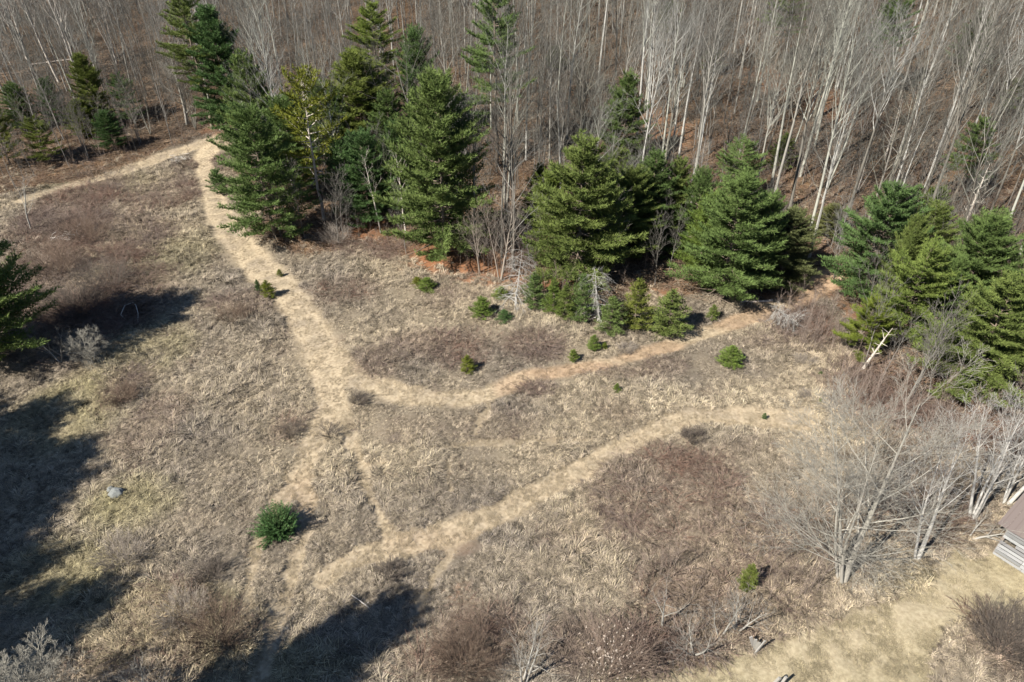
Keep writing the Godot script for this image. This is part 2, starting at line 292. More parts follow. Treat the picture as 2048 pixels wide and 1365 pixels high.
const SINGLE_TREES := [
	["bare_tree", "spreading", 16.78, -21.45, 12.86, 0.16, 4, 201, 0.16, -0.26, 0.0, "large spreading bare tree with many grey trunks beside the mown strip", "tree"],
	["bare_tree", "upright", 21.27, -22.86, 8.73, 0.12, 3, 202, 0.14, -0.16, 0.0, "white barked bare tree between the large spreading one and the shed", "tree"],
	["bare_tree", "upright", 25.62, -25.48, 7.62, 0.12, 4, 203, 0.2, -0.12, 0.0, "many stemmed pale bare tree behind the shed", "tree"],
	["bare_tree", "upright", 27.86, -26.29, 7.32, 0.12, 3, 204, 0.2, 0.0, 0.0, "pale bare tree cut off by the right edge above the shed", "tree"],
	["bare_tree", "white", 24.73, -24.06, 2.29, 0.07, 2, 205, 0.5, 0.9, -0.1, "small white tree leaning over the shed roof", "tree"],
	["bare_tree", "white", 7.30, -19.18, 2.91, 0.07, 1, 206, 0.1, 0.02, 0.0, "small forked pale tree in the brush at the bottom", "tree"],
	["bare_tree", "white", 8.50, -17.70, 2.05, 0.06, 3, 207, 0.8, -0.2, 0.1, "low sprawling white branched tree at the brush edge", "tree"],
	["bare_tree", "white", 0.47, -16.11, 3.22, 0.08, 3, 208, 0.35, 0.05, 0.0, "pale tree in thick brush at the bottom edge", "tree"],
	["bare_tree", "white", 9.94, -18.59, 2.53, 0.05, 2, 209, 0.4, 0.05, 0.0, "thin grey tree in the brush below the green cedar", "tree"],
	["bare_tree", "white", 10.86, -18.92, 2.59, 0.06, 3, 210, 0.5, 0.05, 0.0, "pale bushy tree right of the green cedar", "tree"],
	["bare_tree", "spreading", -19.75, -14.94, 4.38, 0.1, 3, 211, 0.3, 0.0, 0.0, "bare grey tree top poking up at the bottom left corner", "tree"],
	["bare_tree", "white", -16.03, -15.33, 2.36, 0.07, 3, 212, 0.5, 0.1, 0.0, "grey twiggy tree at the bottom right of the corner tree top", "tree"],
	["bare_tree", "spreading", -43.42, -91.26, 9.95, 0.2, 1, 213, 0.1, 0.0, 0.0, "spreading grey bare tree left of the track fork", "tree"],
	["bare_tree", "white", -47.70, -61.72, 5.75, 0.09, 1, 214, 0.1, 0.0, 0.0, "pale bare tree alone at the left end of the upper track", "tree"],
	["bare_tree", "spreading", -30.56, -39.83, 3.16, 0.07, 3, 215, 0.5, 0.0, 0.0, "small round crowned bare tree below the western shadow", "tree"],
	["bare_tree", "white", -33.10, -40.05, 2.98, 0.07, 2, 216, 0.4, 0.0, 0.0, "thin crooked bare tree beside the west edge pine", "tree"],
	["bare_tree", "white", -47.91, -86.87, 5.13, 0.07, 1, 217, 0.1, 0.0, 0.0, "slender pale tree just above the upper track", "tree"],
	["bare_tree", "slim", -13.10, -62.12, 7.99, 0.09, 1, 218, 0.1, 0.0, 0.0, "straight white stem right of the leaning ones before the dark pines", "tree"],
	["bare_tree", "slim", -15.87, -64.71, 7.47, 0.1, 2, 219, 0.2, -0.12, 0.0, "leaning white forked tree before the blue green pine", "tree"],
	["bare_tree", "slim", -10.49, -61.39, 8.59, 0.09, 1, 220, 0.1, 0.0, 0.0, "pale stem against the left side of the largest pine", "tree"],
	["bare_tree", "dull", -1.05, -51.80, 8.29, 0.12, 2, 221, 0.2, 0.05, 0.0, "dull brown bare tree between the largest pine and the wide front pine", "tree"],
	["bare_tree", "dull", -2.85, -53.38, 5.54, 0.1, 2, 222, 0.25, 0.0, 0.0, "smaller bare tree leaning at the right foot of the largest pine", "tree"],
	["bare_tree", "slim", -69.52, -108.53, 15.33, 0.2, 1, 223, 0.1, -0.1, 0.0, "thick dark trunked tree leaning outward in the western woods", "tree"],
	["bare_tree", "slim", -63.81, -104.51, 15.91, 0.2, 2, 224, 0.1, 0.0, 0.0, "tall paired grey trunks in the western woods", "tree"],
	["bare_tree", "slim", -62.98, -114.21, 11.90, 0.16, 3, 225, 0.12, 0.0, 0.0, "cluster of dark grey trunks beyond the hazy olive pine", "tree"],
	["bare_tree", "slim", -79.32, -117.94, 13.03, 0.18, 2, 226, 0.1, -0.05, 0.0, "pale trunks nearest the upper left corner", "tree"],
	["bare_tree", "spreading", 30.10, -79.71, 10.69, 0.2, 2, 227, 0.4, 0.25, 0.0, "big forked white limbed tree leaning right on the upper slope", "tree"],
	["dead_tree", "dead", 0.25, -47.40, 5.11, 0.07, 1, 231, 0.1, 0.06, -0.1, "smaller white dead conifer beside the young conifer row", "dead tree"],
	["dead_tree", "dead", 6.88, -45.42, 4.96, 0.08, 1, 232, 0.1, -0.02, 0.0, "large white dead conifer standing in the young conifer row", "dead tree"],
	["dead_tree", "dead", 22.77, -44.82, 3.60, 0.06, 1, 233, 0.1, -1.2, 0.2, "toppled grey dead tree lying below the clay track end", "dead tree"],
	["dead_tree", "snag", 25.36, -39.26, 4.32, 0.13, 1, 234, 0.1, 0.06, 0.1, "white dead limbed snag at the foot of the small yellow pine", "dead tree"],
	["dead_tree", "snag", 42.35, -58.55, 6.58, 0.16, 1, 235, 0.1, 0.0, 0.0, "broken pale snag on the bare slope above the eastern pines", "dead tree"],
	["dead_tree", "snag", 40.03, -71.16, 6.80, 0.12, 1, 236, 0.1, 0.0, 0.0, "dead stubbed trunk beneath the ragged narrow pine", "dead tree"],
	["bare_tree", "upright", -19.40, -10.31, 12.0, 0.15, 2, 240, 0.2, 0.0, 0.0, "bare tree below the view, its branched shadow crossing the lower track", "tree"],
]
const SHRUBS := [
	["shrub", -13.61, -18.07, 1.83, 0.93, "red", 300, 90, "round reddish twiggy shrub left of the forked track at the bottom"],
	["shrub", -20.11, -22.50, 1.34, 0.94, "grey", 301, 80, "grey twiggy shrub below the boulder"],
	["shrub", -14.15, -32.44, 0.68, 0.67, "dark", 302, 40, "dark low shrub left of the track split"],
	["shrub", -11.58, -32.20, 0.92, 0.32, "dark", 303, 24, "small dark shrub between the two split tracks"],
	["shrub", -15.23, -21.32, 0.90, 0.76, "dark", 304, 60, "dark shrub left of the evergreen bush"],
	["shrub", -10.36, -35.50, 0.63, 0.75, "dark", 305, 50, "bluish dark shrub under the curve of the track"],
	["shrub", -17.17, -60.04, 1.95, 1.07, "grey", 306, 50, "pale grey shrub in the shade of the thin yellowish pine"],
	["shrub", 11.54, -32.11, 0.69, 0.99, "dark", 307, 70, "dark low shrub right of the diagonal track"],
	["shrub", 8.53, -41.40, 0.66, 0.60, "grey", 308, 40, "grey shrub above the clay track beside the conifer row"],
	["flowering_shrub", 4.26, -16.64, 2.38, 1.02, "flower", 309, 80, "shrub dotted with pale blossom at the bottom edge"],
	["shrub", -2.15, -17.00, 1.92, 1.26, "red", 311, 120, "brown tangled shrub right of the blunt bottom shadow"],
	["shrub", 21.44, -39.96, 0.72, 0.55, "grey", 312, 40, "small brownish shrub east of the wide conifer bush"],
	["shrub", 20.19, -36.18, 0.53, 0.45, "grey", 313, 36, "small grey shrub low in the eastern grass"],
	["shrub", -22.38, -46.16, 1.14, 1.41, "red", 315, 70, "brown shrub left of the main track above the bend"],
	["shrub", -6.28, -21.87, 0.81, 0.64, "dark", 316, 50, "dark shrub under the diagonal track's lower end"],
	["shrub", -15.58, -19.30, 1.11, 1.08, "grey", 318, 80, "brown grey shrub just left of the round reddish one"],
	["shrub", 22.85, -17.70, 1.90, 1.27, "dark", 319, 130, "dark brush heap of a shrub at the bottom right corner"],
	["shrub", -35.50, -46.76, 2.43, 2.23, "dark", 321, 110, "dark tangled shrub right beside the west edge pine"],
	["shrub", -34.82, -50.90, 2.13, 1.94, "dark", 322, 90, "dark shrub behind the dark heap of dead branches"],
	["shrub", -40.42, -52.93, 2.54, 1.99, "red", 323, 90, "brown shrub behind the west edge pine"],
	["shrub", -40.97, -59.57, 2.09, 2.41, "red", 324, 90, "brown mound of a shrub in the reddish brush below the upper track"],
	["shrub", -26.38, -35.81, 1.05, 1.02, "red", 325, 70, "reddish brown shrub below the small round crowned tree"],
]
const BUSH := [-12.70, -24.48, 1.20, 1.70]
const BOULDER := [-22.81, -27.09]
const SHED := [25.36, -23.06]
const LOGS := [
	[21.82, -48.74, 18.93, -48.25, 0.12, "pale", "pale fallen log at the upper edge of the clay track"],
	[-81.48, -112.18, -73.53, -113.04, 0.16, "dark", "dark fallen log lying level in the western woods near the left edge"],
	[-63.74, -115.66, -61.96, -126.16, 0.16, "dark", "dark fallen log slanting uphill behind the cluster of dark trunks"],
	[5.78, -94.83, 12.21, -103.49, 0.16, "dark", "dark fallen log between the tallest pine and the lone upslope pine"],
	[22.10, -87.81, 25.83, -95.65, 0.14, "dark", "short dark fallen log on the orange patch of the upper slope"],
	[38.32, -78.60, 44.21, -83.62, 0.14, "dark", "dark fallen log under the ragged narrow pine"],
	[39.52, -51.55, 43.62, -55.22, 0.16, "dark", "dark fallen log behind the tall eastern pine"],
	[-42.79, -93.72, -40.59, -96.75, 0.12, "dark", "dark log lying behind the tall pine at the track fork"],
	[8.45, -52.95, 9.61, -57.04, 0.08, "pale", "pale broken log on the clay bank above the large dead tree"],
	[-77.91, -115.98, -70.88, -116.93, 0.12, "pale", "pale fallen log among trunks near the upper left corner"],
	[60.14, -88.62, 66.90, -96.00, 0.12, "pale", "pale fallen log at the upper right edge"],
]
const PILES := [
	[-30.75, -47.18, 2.2, 1.8, "dark", 230, "dark heap of dead branches with two white sticks in the western shadow"],
	[-40.91, -81.69, 1.6, 0.5, "pale", 70, "scattered pale branches beside the track fork"],
	[-42.83, -59.86, 1.3, 0.8, "pale", 50, "small pale heap of branches in the reddish brush"],
	[-37.08, -88.65, 1.8, 0.8, "dark", 80, "brush heap under the pines at the track fork"],
	[-7.48, -20.28, 0.35, 0.3, "pale", 5, "few pale broken sticks lying in the lower field"],
]
const POSTS := [
	["broken_fence", [[11.26, -18.05, 1.05, 0.35, 0.3, 0.16, 0.04], [11.34, -17.93, 1.0, 0.12, 0.1, 0.14, 0.04], [11.42, -17.88, 0.85, -0.1, -0.2, 0.14, 0.04], [11.48, -17.76, 1.2, -0.25, 0.2, 0.08, 0.06]], "broken piece of weathered fence boards at the edge of the mown strip", "fence"],
	["fence_post", [[11.71, -16.16, 0.95, -0.3, 0.2, 0.11, 0.11]], "leaning weathered post at the bottom edge, left of a pair", "post"],
	["fence_post", [[12.04, -16.15, 1.0, -0.12, 0.5, 0.11, 0.11]], "upright weathered post at the bottom edge, right of a pair", "post"],
]
const SAPLINGS := [
	[23.32, -45.24, 3.38, 4.03, 150],
	[26.97, -35.60, 4.40, 3.73, 90],
	[30.60, -33.60, 2.94, 3.64, 40],
	[23.64, -35.68, 1.36, 2.61, 40],
	[23.81, -31.64, 2.83, 2.32, 60],
	[-42.39, -76.29, 9.37, 5.56, 60],
	[-39.53, -64.21, 8.17, 6.68, 40],
	[-1.10, -55.63, 4.13, 3.29, 80],
	[-12.12, -61.59, 5.96, 2.38, 50],
	[-45.87, -84.74, 7.60, 3.26, 50],
	[-52.79, -83.30, 10.01, 4.89, 60],
	[37.01, -73.22, 8.76, 11.15, 120],
	[26.72, -66.87, 6.21, 6.90, 120],
	[42.66, -56.87, 3.69, 5.98, 120],
	[5.23, -48.35, 3.73, 1.03, 30],
	[7.04, -21.23, 2.04, 1.19, 16],
	[13.82, -21.07, 2.02, 1.22, 20],
	[10.50, -53.40, 3.56, 3.16, 40],
	[21.01, -54.11, 1.80, 2.48, 20],
]
const WOODS_TREES := [
	[37.24, -56.32, 3, 0.88, "tall straight bare tree nearest in front of the little yellow green pine"],
	[41.61, -52.31, 3, 0.78, "tall straight bare tree second nearest in front of the little yellow green pine"],
	[44.44, -53.34, 3, 0.92, "tall straight bare tree third nearest in front of the little yellow green pine"],
	[46.36, -51.33, 8, 0.91, "many stemmed bare tree fourth nearest in front of the little yellow green pine"],
	[38.11, -51.84, 5, 0.87, "grey forked bare tree nearest right of the slim pine"],
	[28.49, -52.61, 8, 0.64, "many stemmed bare tree nearest behind the broad pine at the track end"],
	[35.22, -52.85, 6, 0.78, "short grey bare tree nearest behind the slim pine"],
	[45.34, -59.93, 3, 0.67, "tall straight bare tree nearest in front of the slender leaning pine"],
	[46.40, -57.18, 8, 0.91, "many stemmed bare tree second nearest in front of the slender leaning pine"],
	[47.44, -54.27, 5, 0.83, "grey forked bare tree third nearest in front of the slender leaning pine"],
	[0.10, -53.55, 9, 0.71, "crooked large limbed bare tree nearest left of the left shoulder pine"],
	[-0.95, -56.27, 0, 0.86, "slim straight bare tree second nearest left of the left shoulder pine"],
	[7.60, -54.56, 2, 0.69, "leaning slim bare tree nearest left of the middle gap pine"],
	[27.24, -55.58, 1, 0.79, "tall forked bare tree nearest in front of the grey green pine"],
	[33.19, -55.03, 3, 0.66, "tall straight bare tree second nearest in front of the grey green pine"],
	[9.85, -57.09, 6, 0.70, "short grey bare tree nearest behind the middle gap pine"],
	[7.00, -59.81, 2, 0.84, "leaning slim bare tree second nearest behind the middle gap pine"],
	[5.23, -57.39, 6, 0.67, "short grey bare tree nearest right of the left shoulder pine"],
	[45.28, -64.14, 9, 0.69, "crooked large limbed bare tree nearest right of the slender leaning pine"],
	[47.95, -61.55, 4, 0.69, "dull grey bare tree second nearest right of the slender leaning pine"],
	[48.14, -65.52, 5, 0.78, "grey forked bare tree third nearest right of the slender leaning pine"],
	[49.68, -59.04, 3, 0.79, "tall straight bare tree fourth nearest right of the slender leaning pine"],
	[50.56, -64.06, 0, 0.87, "slim straight bare tree fifth nearest right of the slender leaning pine"],
	[52.01, -61.64, 9, 0.74, "crooked large limbed bare tree sixth nearest right of the slender leaning pine"],
	[53.79, -64.39, 3, 0.64, "tall straight bare tree seventh nearest right of the slender leaning pine"],
	[53.00, -67.01, 6, 0.63, "short grey bare tree eighth nearest right of the slender leaning pine"],
	[32.91, -57.98, 7, 0.64, "dark thick trunked bare tree nearest right of the grey green pine"],
	[32.84, -61.79, 3, 0.82, "tall straight bare tree second nearest right of the grey green pine"],
	[-3.56, -57.56, 3, 0.69, "tall straight bare tree nearest right of the largest pine"],
	[38.52, -60.50, 4, 0.68, "dull grey bare tree nearest left of the little yellow green pine"],
	[35.34, -60.58, 9, 0.84, "crooked large limbed bare tree second nearest left of the little yellow green pine"],
	[16.33, -59.75, 6, 0.70, "short grey bare tree nearest behind the right hand twin pine"],
	[28.76, -60.00, 3, 0.81, "tall straight bare tree nearest left of the grey green pine"],
	[0.25, -59.49, 7, 0.89, "dark thick trunked bare tree nearest behind the left shoulder pine"],
	[40.26, -62.70, 3, 0.84, "tall straight bare tree nearest left of the slender leaning pine"],
	[38.75, -66.69, 9, 0.78, "crooked large limbed bare tree second nearest left of the slender leaning pine"],
	[25.28, -61.97, 3, 0.90, "tall straight bare tree nearest behind the dusky pine"],
	[37.28, -62.93, 0, 0.79, "slim straight bare tree nearest behind the little yellow green pine"],
	[35.18, -65.69, 8, 0.74, "many stemmed bare tree second nearest behind the little yellow green pine"],
	[4.70, -61.89, 0, 0.76, "slim straight bare tree nearest in front of the bright green pine"],
	[-5.13, -62.14, 3, 0.63, "tall straight bare tree nearest behind the largest pine"],
	[12.77, -65.06, 0, 0.84, "slim straight bare tree nearest right of the drab pine"],
	[14.29, -62.64, 7, 0.76, "dark thick trunked bare tree second nearest right of the drab pine"],
	[15.86, -66.01, 6, 0.67, "short grey bare tree third nearest right of the drab pine"],
	[17.82, -63.04, 3, 0.89, "tall straight bare tree nearest left of the rounded pine"],
	[18.53, -66.67, 1, 0.80, "tall forked bare tree second nearest left of the rounded pine"],
	[27.81, -63.49, 3, 0.90, "tall straight bare tree nearest behind the grey green pine"],
	[31.25, -64.23, 0, 0.72, "slim straight bare tree second nearest behind the grey green pine"],
	[41.74, -65.39, 0, 0.85, "slim straight bare tree nearest behind the slender leaning pine"],
	[44.26, -69.33, 3, 0.74, "tall straight bare tree second nearest behind the slender leaning pine"],
	[40.29, -69.50, 0, 0.69, "slim straight bare tree third nearest behind the slender leaning pine"],
	[48.48, -68.77, 3, 0.74, "tall straight bare tree fourth nearest behind the slender leaning pine"],
	[42.21, -72.32, 5, 0.81, "grey forked bare tree fifth nearest behind the slender leaning pine"],
	[47.04, -72.66, 7, 0.65, "dark thick trunked bare tree sixth nearest behind the slender leaning pine"],
	[24.35, -64.55, 3, 0.67, "tall straight bare tree nearest right of the rounded pine"],
	[-0.68, -63.95, 5, 0.91, "grey forked bare tree nearest left of the bright green pine"],
	[-0.63, -67.52, 1, 0.86, "tall forked bare tree second nearest left of the bright green pine"],
	[7.39, -64.82, 4, 0.87, "dull grey bare tree nearest left of the drab pine"],
	[21.16, -66.00, 4, 0.80, "dull grey bare tree nearest behind the rounded pine"],
	[19.35, -69.40, 6, 0.75, "short grey bare tree second nearest behind the rounded pine"],
	[55.23, -75.38, 0, 0.71, "slim straight bare tree nearest in front of the right edge upslope pine"],
	[59.94, -75.54, 1, 0.82, "tall forked bare tree second nearest in front of the right edge upslope pine"],
	[57.67, -71.74, 1, 0.88, "tall forked bare tree third nearest in front of the right edge upslope pine"],
	[54.40, -70.66, 3, 0.88, "tall straight bare tree fourth nearest in front of the right edge upslope pine"],
	[51.62, -71.07, 8, 0.85, "many stemmed bare tree fifth nearest in front of the right edge upslope pine"],
	[55.65, -68.13, 5, 0.84, "grey forked bare tree sixth nearest in front of the right edge upslope pine"],
	[30.39, -68.89, 3, 0.87, "tall straight bare tree nearest in front of the mid slope sprig"],
	[27.26, -68.15, 3, 0.83, "tall straight bare tree second nearest in front of the mid slope sprig"],
	[32.59, -66.77, 2, 0.83, "leaning slim bare tree third nearest in front of the mid slope sprig"],
	[-7.37, -65.29, 4, 0.67, "dull grey bare tree nearest right of the dark pine"],
	[-13.31, -65.14, 8, 0.80, "many stemmed bare tree nearest behind the blue green pine"],
	[-17.30, -65.89, 0, 0.77, "slim straight bare tree nearest behind the sheltered pine"],
	[4.03, -66.57, 8, 0.71, "many stemmed bare tree nearest behind the bright green pine"],
	[3.00, -69.28, 1, 0.68, "tall forked bare tree second nearest behind the bright green pine"],
	[29.87, -71.59, 2, 0.68, "leaning slim bare tree nearest right of the mid slope sprig"],
	[33.10, -69.61, 0, 0.85, "slim straight bare tree second nearest right of the mid slope sprig"],
	[33.58, -74.36, 3, 0.71, "tall straight bare tree third nearest right of the mid slope sprig"],
	[35.29, -71.81, 1, 0.81, "tall forked bare tree fourth nearest right of the mid slope sprig"],
	[35.61, -68.56, 4, 0.73, "dull grey bare tree fifth nearest right of the mid slope sprig"],
	[37.00, -74.90, 6, 0.67, "short grey bare tree sixth nearest right of the mid slope sprig"],
	[38.10, -71.41, 0, 0.71, "slim straight bare tree seventh nearest right of the mid slope sprig"],
	[26.96, -71.16, 2, 0.74, "leaning slim bare tree nearest left of the mid slope sprig"],
	[25.33, -74.09, 3, 0.68, "tall straight bare tree second nearest left of the mid slope sprig"],
	[24.14, -68.79, 8, 0.74, "many stemmed bare tree third nearest left of the mid slope sprig"],
	[22.07, -74.61, 5, 0.77, "grey forked bare tree fourth nearest left of the mid slope sprig"],
	[20.70, -72.04, 6, 0.73, "short grey bare tree fifth nearest left of the mid slope sprig"],
	[21.47, -77.99, 0, 0.66, "slim straight bare tree sixth nearest left of the mid slope sprig"],
	[-4.44, -68.23, 4, 0.68, "dull grey bare tree nearest in front of the tallest pine"],
	[7.28, -73.48, 7, 0.79, "dark thick trunked bare tree nearest left of the lone upslope pine"],
	[8.07, -69.24, 2, 0.65, "leaning slim bare tree second nearest left of the lone upslope pine"],
	[5.07, -71.91, 2, 0.75, "leaning slim bare tree third nearest left of the lone upslope pine"],
	[15.06, -73.47, 3, 0.67, "tall straight bare tree nearest right of the lone upslope pine"],
	[15.97, -70.01, 1, 0.91, "tall forked bare tree second nearest right of the lone upslope pine"],
	[18.72, -74.57, 0, 0.89, "slim straight bare tree third nearest right of the lone upslope pine"],
	[18.73, -78.08, 0, 0.80, "slim straight bare tree fourth nearest right of the lone upslope pine"],
	[-26.34, -68.78, 8, 0.63, "many stemmed bare tree nearest left of the inner corner pine"],
	[-10.83, -74.53, 9, 0.79, "crooked large limbed bare tree nearest right of the ridge pine"],
	[-9.20, -70.72, 4, 0.73, "dull grey bare tree second nearest right of the ridge pine"],
	[55.98, -79.57, 8, 0.76, "many stemmed bare tree nearest left of the right edge upslope pine"],
	[53.15, -80.79, 9, 0.70, "crooked large limbed bare tree second nearest left of the right edge upslope pine"],
	[51.97, -76.58, 0, 0.71, "slim straight bare tree third nearest left of the right edge upslope pine"],
	[51.35, -73.93, 0, 0.77, "slim straight bare tree fourth nearest left of the right edge upslope pine"],
	[49.29, -77.41, 3, 0.79, "tall straight bare tree fifth nearest left of the right edge upslope pine"],
	[-6.77, -75.21, 0, 0.85, "slim straight bare tree nearest left of the tallest pine"],
	[-5.87, -71.80, 8, 0.88, "many stemmed bare tree second nearest left of the tallest pine"],
	[30.12, -74.34, 4, 0.81, "dull grey bare tree nearest behind the mid slope sprig"],
	[26.97, -78.03, 2, 0.67, "leaning slim bare tree second nearest behind the mid slope sprig"],
	[29.79, -78.63, 6, 0.87, "short grey bare tree third nearest behind the mid slope sprig"],
	[34.51, -77.06, 1, 0.89, "tall forked bare tree fourth nearest behind the mid slope sprig"],
	[25.02, -80.59, 4, 0.69, "dull grey bare tree fifth nearest behind the mid slope sprig"],
	[29.39, -81.39, 0, 0.64, "slim straight bare tree sixth nearest behind the mid slope sprig"],
	[22.26, -80.76, 4, 0.86, "dull grey bare tree seventh nearest behind the mid slope sprig"],
	[1.61, -76.33, 0, 0.80, "slim straight bare tree nearest right of the tallest pine"],
	[2.47, -72.89, 6, 0.63, "short grey bare tree second nearest right of the tallest pine"],
	[4.28, -75.68, 3, 0.70, "tall straight bare tree third nearest right of the tallest pine"],
	[5.50, -78.26, 8, 0.64, "many stemmed bare tree fourth nearest right of the tallest pine"],
	[-24.37, -72.03, 1, 0.85, "tall forked bare tree nearest behind the inner corner pine"],
	[39.46, -76.23, 8, 0.78, "many stemmed bare tree nearest in front of the ragged pine"],
	[44.57, -75.31, 6, 0.90, "short grey bare tree second nearest in front of the ragged pine"],
	[14.08, -76.15, 3, 0.89, "tall straight bare tree nearest behind the lone upslope pine"],
	[9.44, -75.92, 6, 0.85, "short grey bare tree second nearest behind the lone upslope pine"],
	[11.59, -77.89, 2, 0.89, "leaning slim bare tree third nearest behind the lone upslope pine"],
	[15.53, -78.58, 3, 0.88, "tall straight bare tree fourth nearest behind the lone upslope pine"],
	[9.40, -80.40, 6, 0.71, "short grey bare tree fifth nearest behind the lone upslope pine"],
	[13.54, -81.58, 2, 0.62, "leaning slim bare tree sixth nearest behind the lone upslope pine"],
	[6.61, -81.27, 0, 0.87, "slim straight bare tree seventh nearest behind the lone upslope pine"],
	[16.28, -82.44, 0, 0.81, "slim straight bare tree eighth nearest behind the lone upslope pine"],
	[8.46, -83.34, 6, 0.63, "short grey bare tree ninth nearest behind the lone upslope pine"],
	[19.24, -81.88, 1, 0.71, "tall forked bare tree tenth nearest behind the lone upslope pine"],
	[13.97, -84.35, 5, 0.70, "grey forked bare tree eleventh nearest behind the lone upslope pine"],
	[11.45, -86.06, 8, 0.68, "many stemmed bare tree twelfth nearest behind the lone upslope pine"],
	[40.75, -83.89, 6, 0.74, "short grey bare tree nearest left of the ragged pine"],
	[38.78, -81.33, 6, 0.87, "short grey bare tree second nearest left of the ragged pine"],
	[38.15, -84.69, 2, 0.79, "leaning slim bare tree third nearest left of the ragged pine"],
	[37.43, -78.03, 0, 0.63, "slim straight bare tree fourth nearest left of the ragged pine"],
	[34.98, -84.57, 6, 0.76, "short grey bare tree fifth nearest left of the ragged pine"],
	[35.18, -80.01, 7, 0.92, "dark thick trunked bare tree sixth nearest left of the ragged pine"],
	[32.93, -82.74, 9, 0.77, "crooked large limbed bare tree seventh nearest left of the ragged pine"],
	[58.56, -80.47, 6, 0.91, "short grey bare tree nearest right of the right edge upslope pine"],
	[61.40, -79.86, 3, 0.73, "tall straight bare tree second nearest right of the right edge upslope pine"],
	[61.63, -83.31, 0, 0.92, "slim straight bare tree third nearest right of the right edge upslope pine"],
	[64.15, -84.69, 2, 0.83, "leaning slim bare tree fourth nearest right of the right edge upslope pine"],
	[46.45, -83.72, 0, 0.85, "slim straight bare tree nearest right of the ragged pine"],
	[47.42, -79.89, 4, 0.67, "dull grey bare tree second nearest right of the ragged pine"],
	[49.54, -84.72, 3, 0.72, "tall straight bare tree third nearest right of the ragged pine"],
	[49.72, -81.36, 6, 0.89, "short grey bare tree fourth nearest right of the ragged pine"],
	[-14.52, -77.59, 0, 0.65, "slim straight bare tree nearest right of the olive green pine"],
	[-4.24, -77.98, 4, 0.86, "dull grey bare tree nearest behind the tallest pine"],
	[-0.66, -79.09, 3, 0.86, "tall straight bare tree second nearest behind the tallest pine"],
	[1.17, -81.21, 6, 0.64, "short grey bare tree third nearest behind the tallest pine"],
	[3.01, -84.07, 5, 0.71, "grey forked bare tree fourth nearest behind the tallest pine"],
	[0.69, -85.63, 0, 0.88, "slim straight bare tree fifth nearest behind the tallest pine"],
	[5.62, -85.13, 0, 0.89, "slim straight bare tree sixth nearest behind the tallest pine"],
	[-27.06, -77.93, 3, 0.92, "tall straight bare tree nearest right of the soft green pine"],
	[-31.00, -78.08, 2, 0.66, "leaning slim bare tree nearest left of the soft green pine"],
	[56.36, -82.57, 8, 0.71, "many stemmed bare tree nearest behind the right edge upslope pine"],
	[53.50, -84.50, 3, 0.87, "tall straight bare tree second nearest behind the right edge upslope pine"],
	[29.91, -89.44, 3, 0.70, "tall straight bare tree nearest in front of the upslope bush"],
	[23.36, -88.34, 2, 0.88, "leaning slim bare tree second nearest in front of the upslope bush"],
	[26.78, -85.87, 9, 0.66, "crooked large limbed bare tree third nearest in front of the upslope bush"],
	[20.45, -87.24, 5, 0.78, "grey forked bare tree fourth nearest in front of the upslope bush"],
	[29.83, -84.70, 3, 0.81, "tall straight bare tree fifth nearest in front of the upslope bush"],
	[22.75, -84.07, 5, 0.90, "grey forked bare tree sixth nearest in front of the upslope bush"],
	[26.70, -82.73, 0, 0.70, "slim straight bare tree seventh nearest in front of the upslope bush"],
	[19.05, -84.74, 9, 0.81, "crooked large limbed bare tree eighth nearest in front of the upslope bush"],
	[-20.96, -80.76, 5, 0.82, "grey forked bare tree nearest behind the gap pine"],
	[-7.22, -82.04, 5, 0.89, "grey forked bare tree nearest right of the small dark pine"],
	[-2.56, -84.09, 3, 0.67, "tall straight bare tree second nearest right of the small dark pine"],
	[60.87, -92.06, 4, 0.89, "dull grey bare tree nearest right of the upper right pine"],
	[63.10, -90.25, 0, 0.86, "slim straight bare tree second nearest right of the upper right pine"],
	[62.97, -93.82, 9, 0.81, "crooked large limbed bare tree third nearest right of the upper right pine"],
	[62.66, -87.11, 8, 0.89, "many stemmed bare tree fourth nearest right of the upper right pine"],
	[65.28, -91.85, 5, 0.86, "grey forked bare tree fifth nearest right of the upper right pine"],
	[65.68, -95.21, 6, 0.86, "short grey bare tree sixth nearest right of the upper right pine"],
	[65.89, -87.13, 4, 0.72, "dull grey bare tree seventh nearest right of the upper right pine"],
	[67.59, -89.39, 6, 0.64, "short grey bare tree eighth nearest right of the upper right pine"],
	[68.92, -92.04, 4, 0.75, "dull grey bare tree ninth nearest right of the upper right pine"],
	[66.86, -98.62, 1, 0.68, "tall forked bare tree tenth nearest right of the upper right pine"],
	[68.70, -96.09, 2, 0.85, "leaning slim bare tree eleventh nearest right of the upper right pine"],
	[72.11, -98.82, 7, 0.80, "dark thick trunked bare tree twelfth nearest right of the upper right pine"],
	[69.74, -102.84, 4, 0.76, "dull grey bare tree thirteenth nearest right of the upper right pine"],
	[73.41, -101.31, 1, 0.79, "tall forked bare tree fourteenth nearest right of the upper right pine"],
	[-28.40, -82.36, 7, 0.73, "dark thick trunked bare tree nearest left of the ragged olive pine"],
	[37.91, -89.78, 3, 0.65, "tall straight bare tree nearest in front of the short crowned pine"],
	[35.98, -87.10, 2, 0.91, "leaning slim bare tree second nearest in front of the short crowned pine"],
	[32.66, -86.06, 0, 0.74, "slim straight bare tree third nearest in front of the short crowned pine"],
	[-66.70, -81.92, 3, 0.73, "tall straight bare tree nearest left of the dim olive pine"],
	[55.17, -87.20, 0, 0.65, "slim straight bare tree nearest in front of the upper right pine"],
	[-24.14, -83.10, 2, 0.68, "leaning slim bare tree nearest behind the ragged olive pine"],
	[54.92, -89.90, 5, 0.80, "grey forked bare tree nearest left of the upper right pine"],
	[54.19, -94.02, 0, 0.82, "slim straight bare tree second nearest left of the upper right pine"],
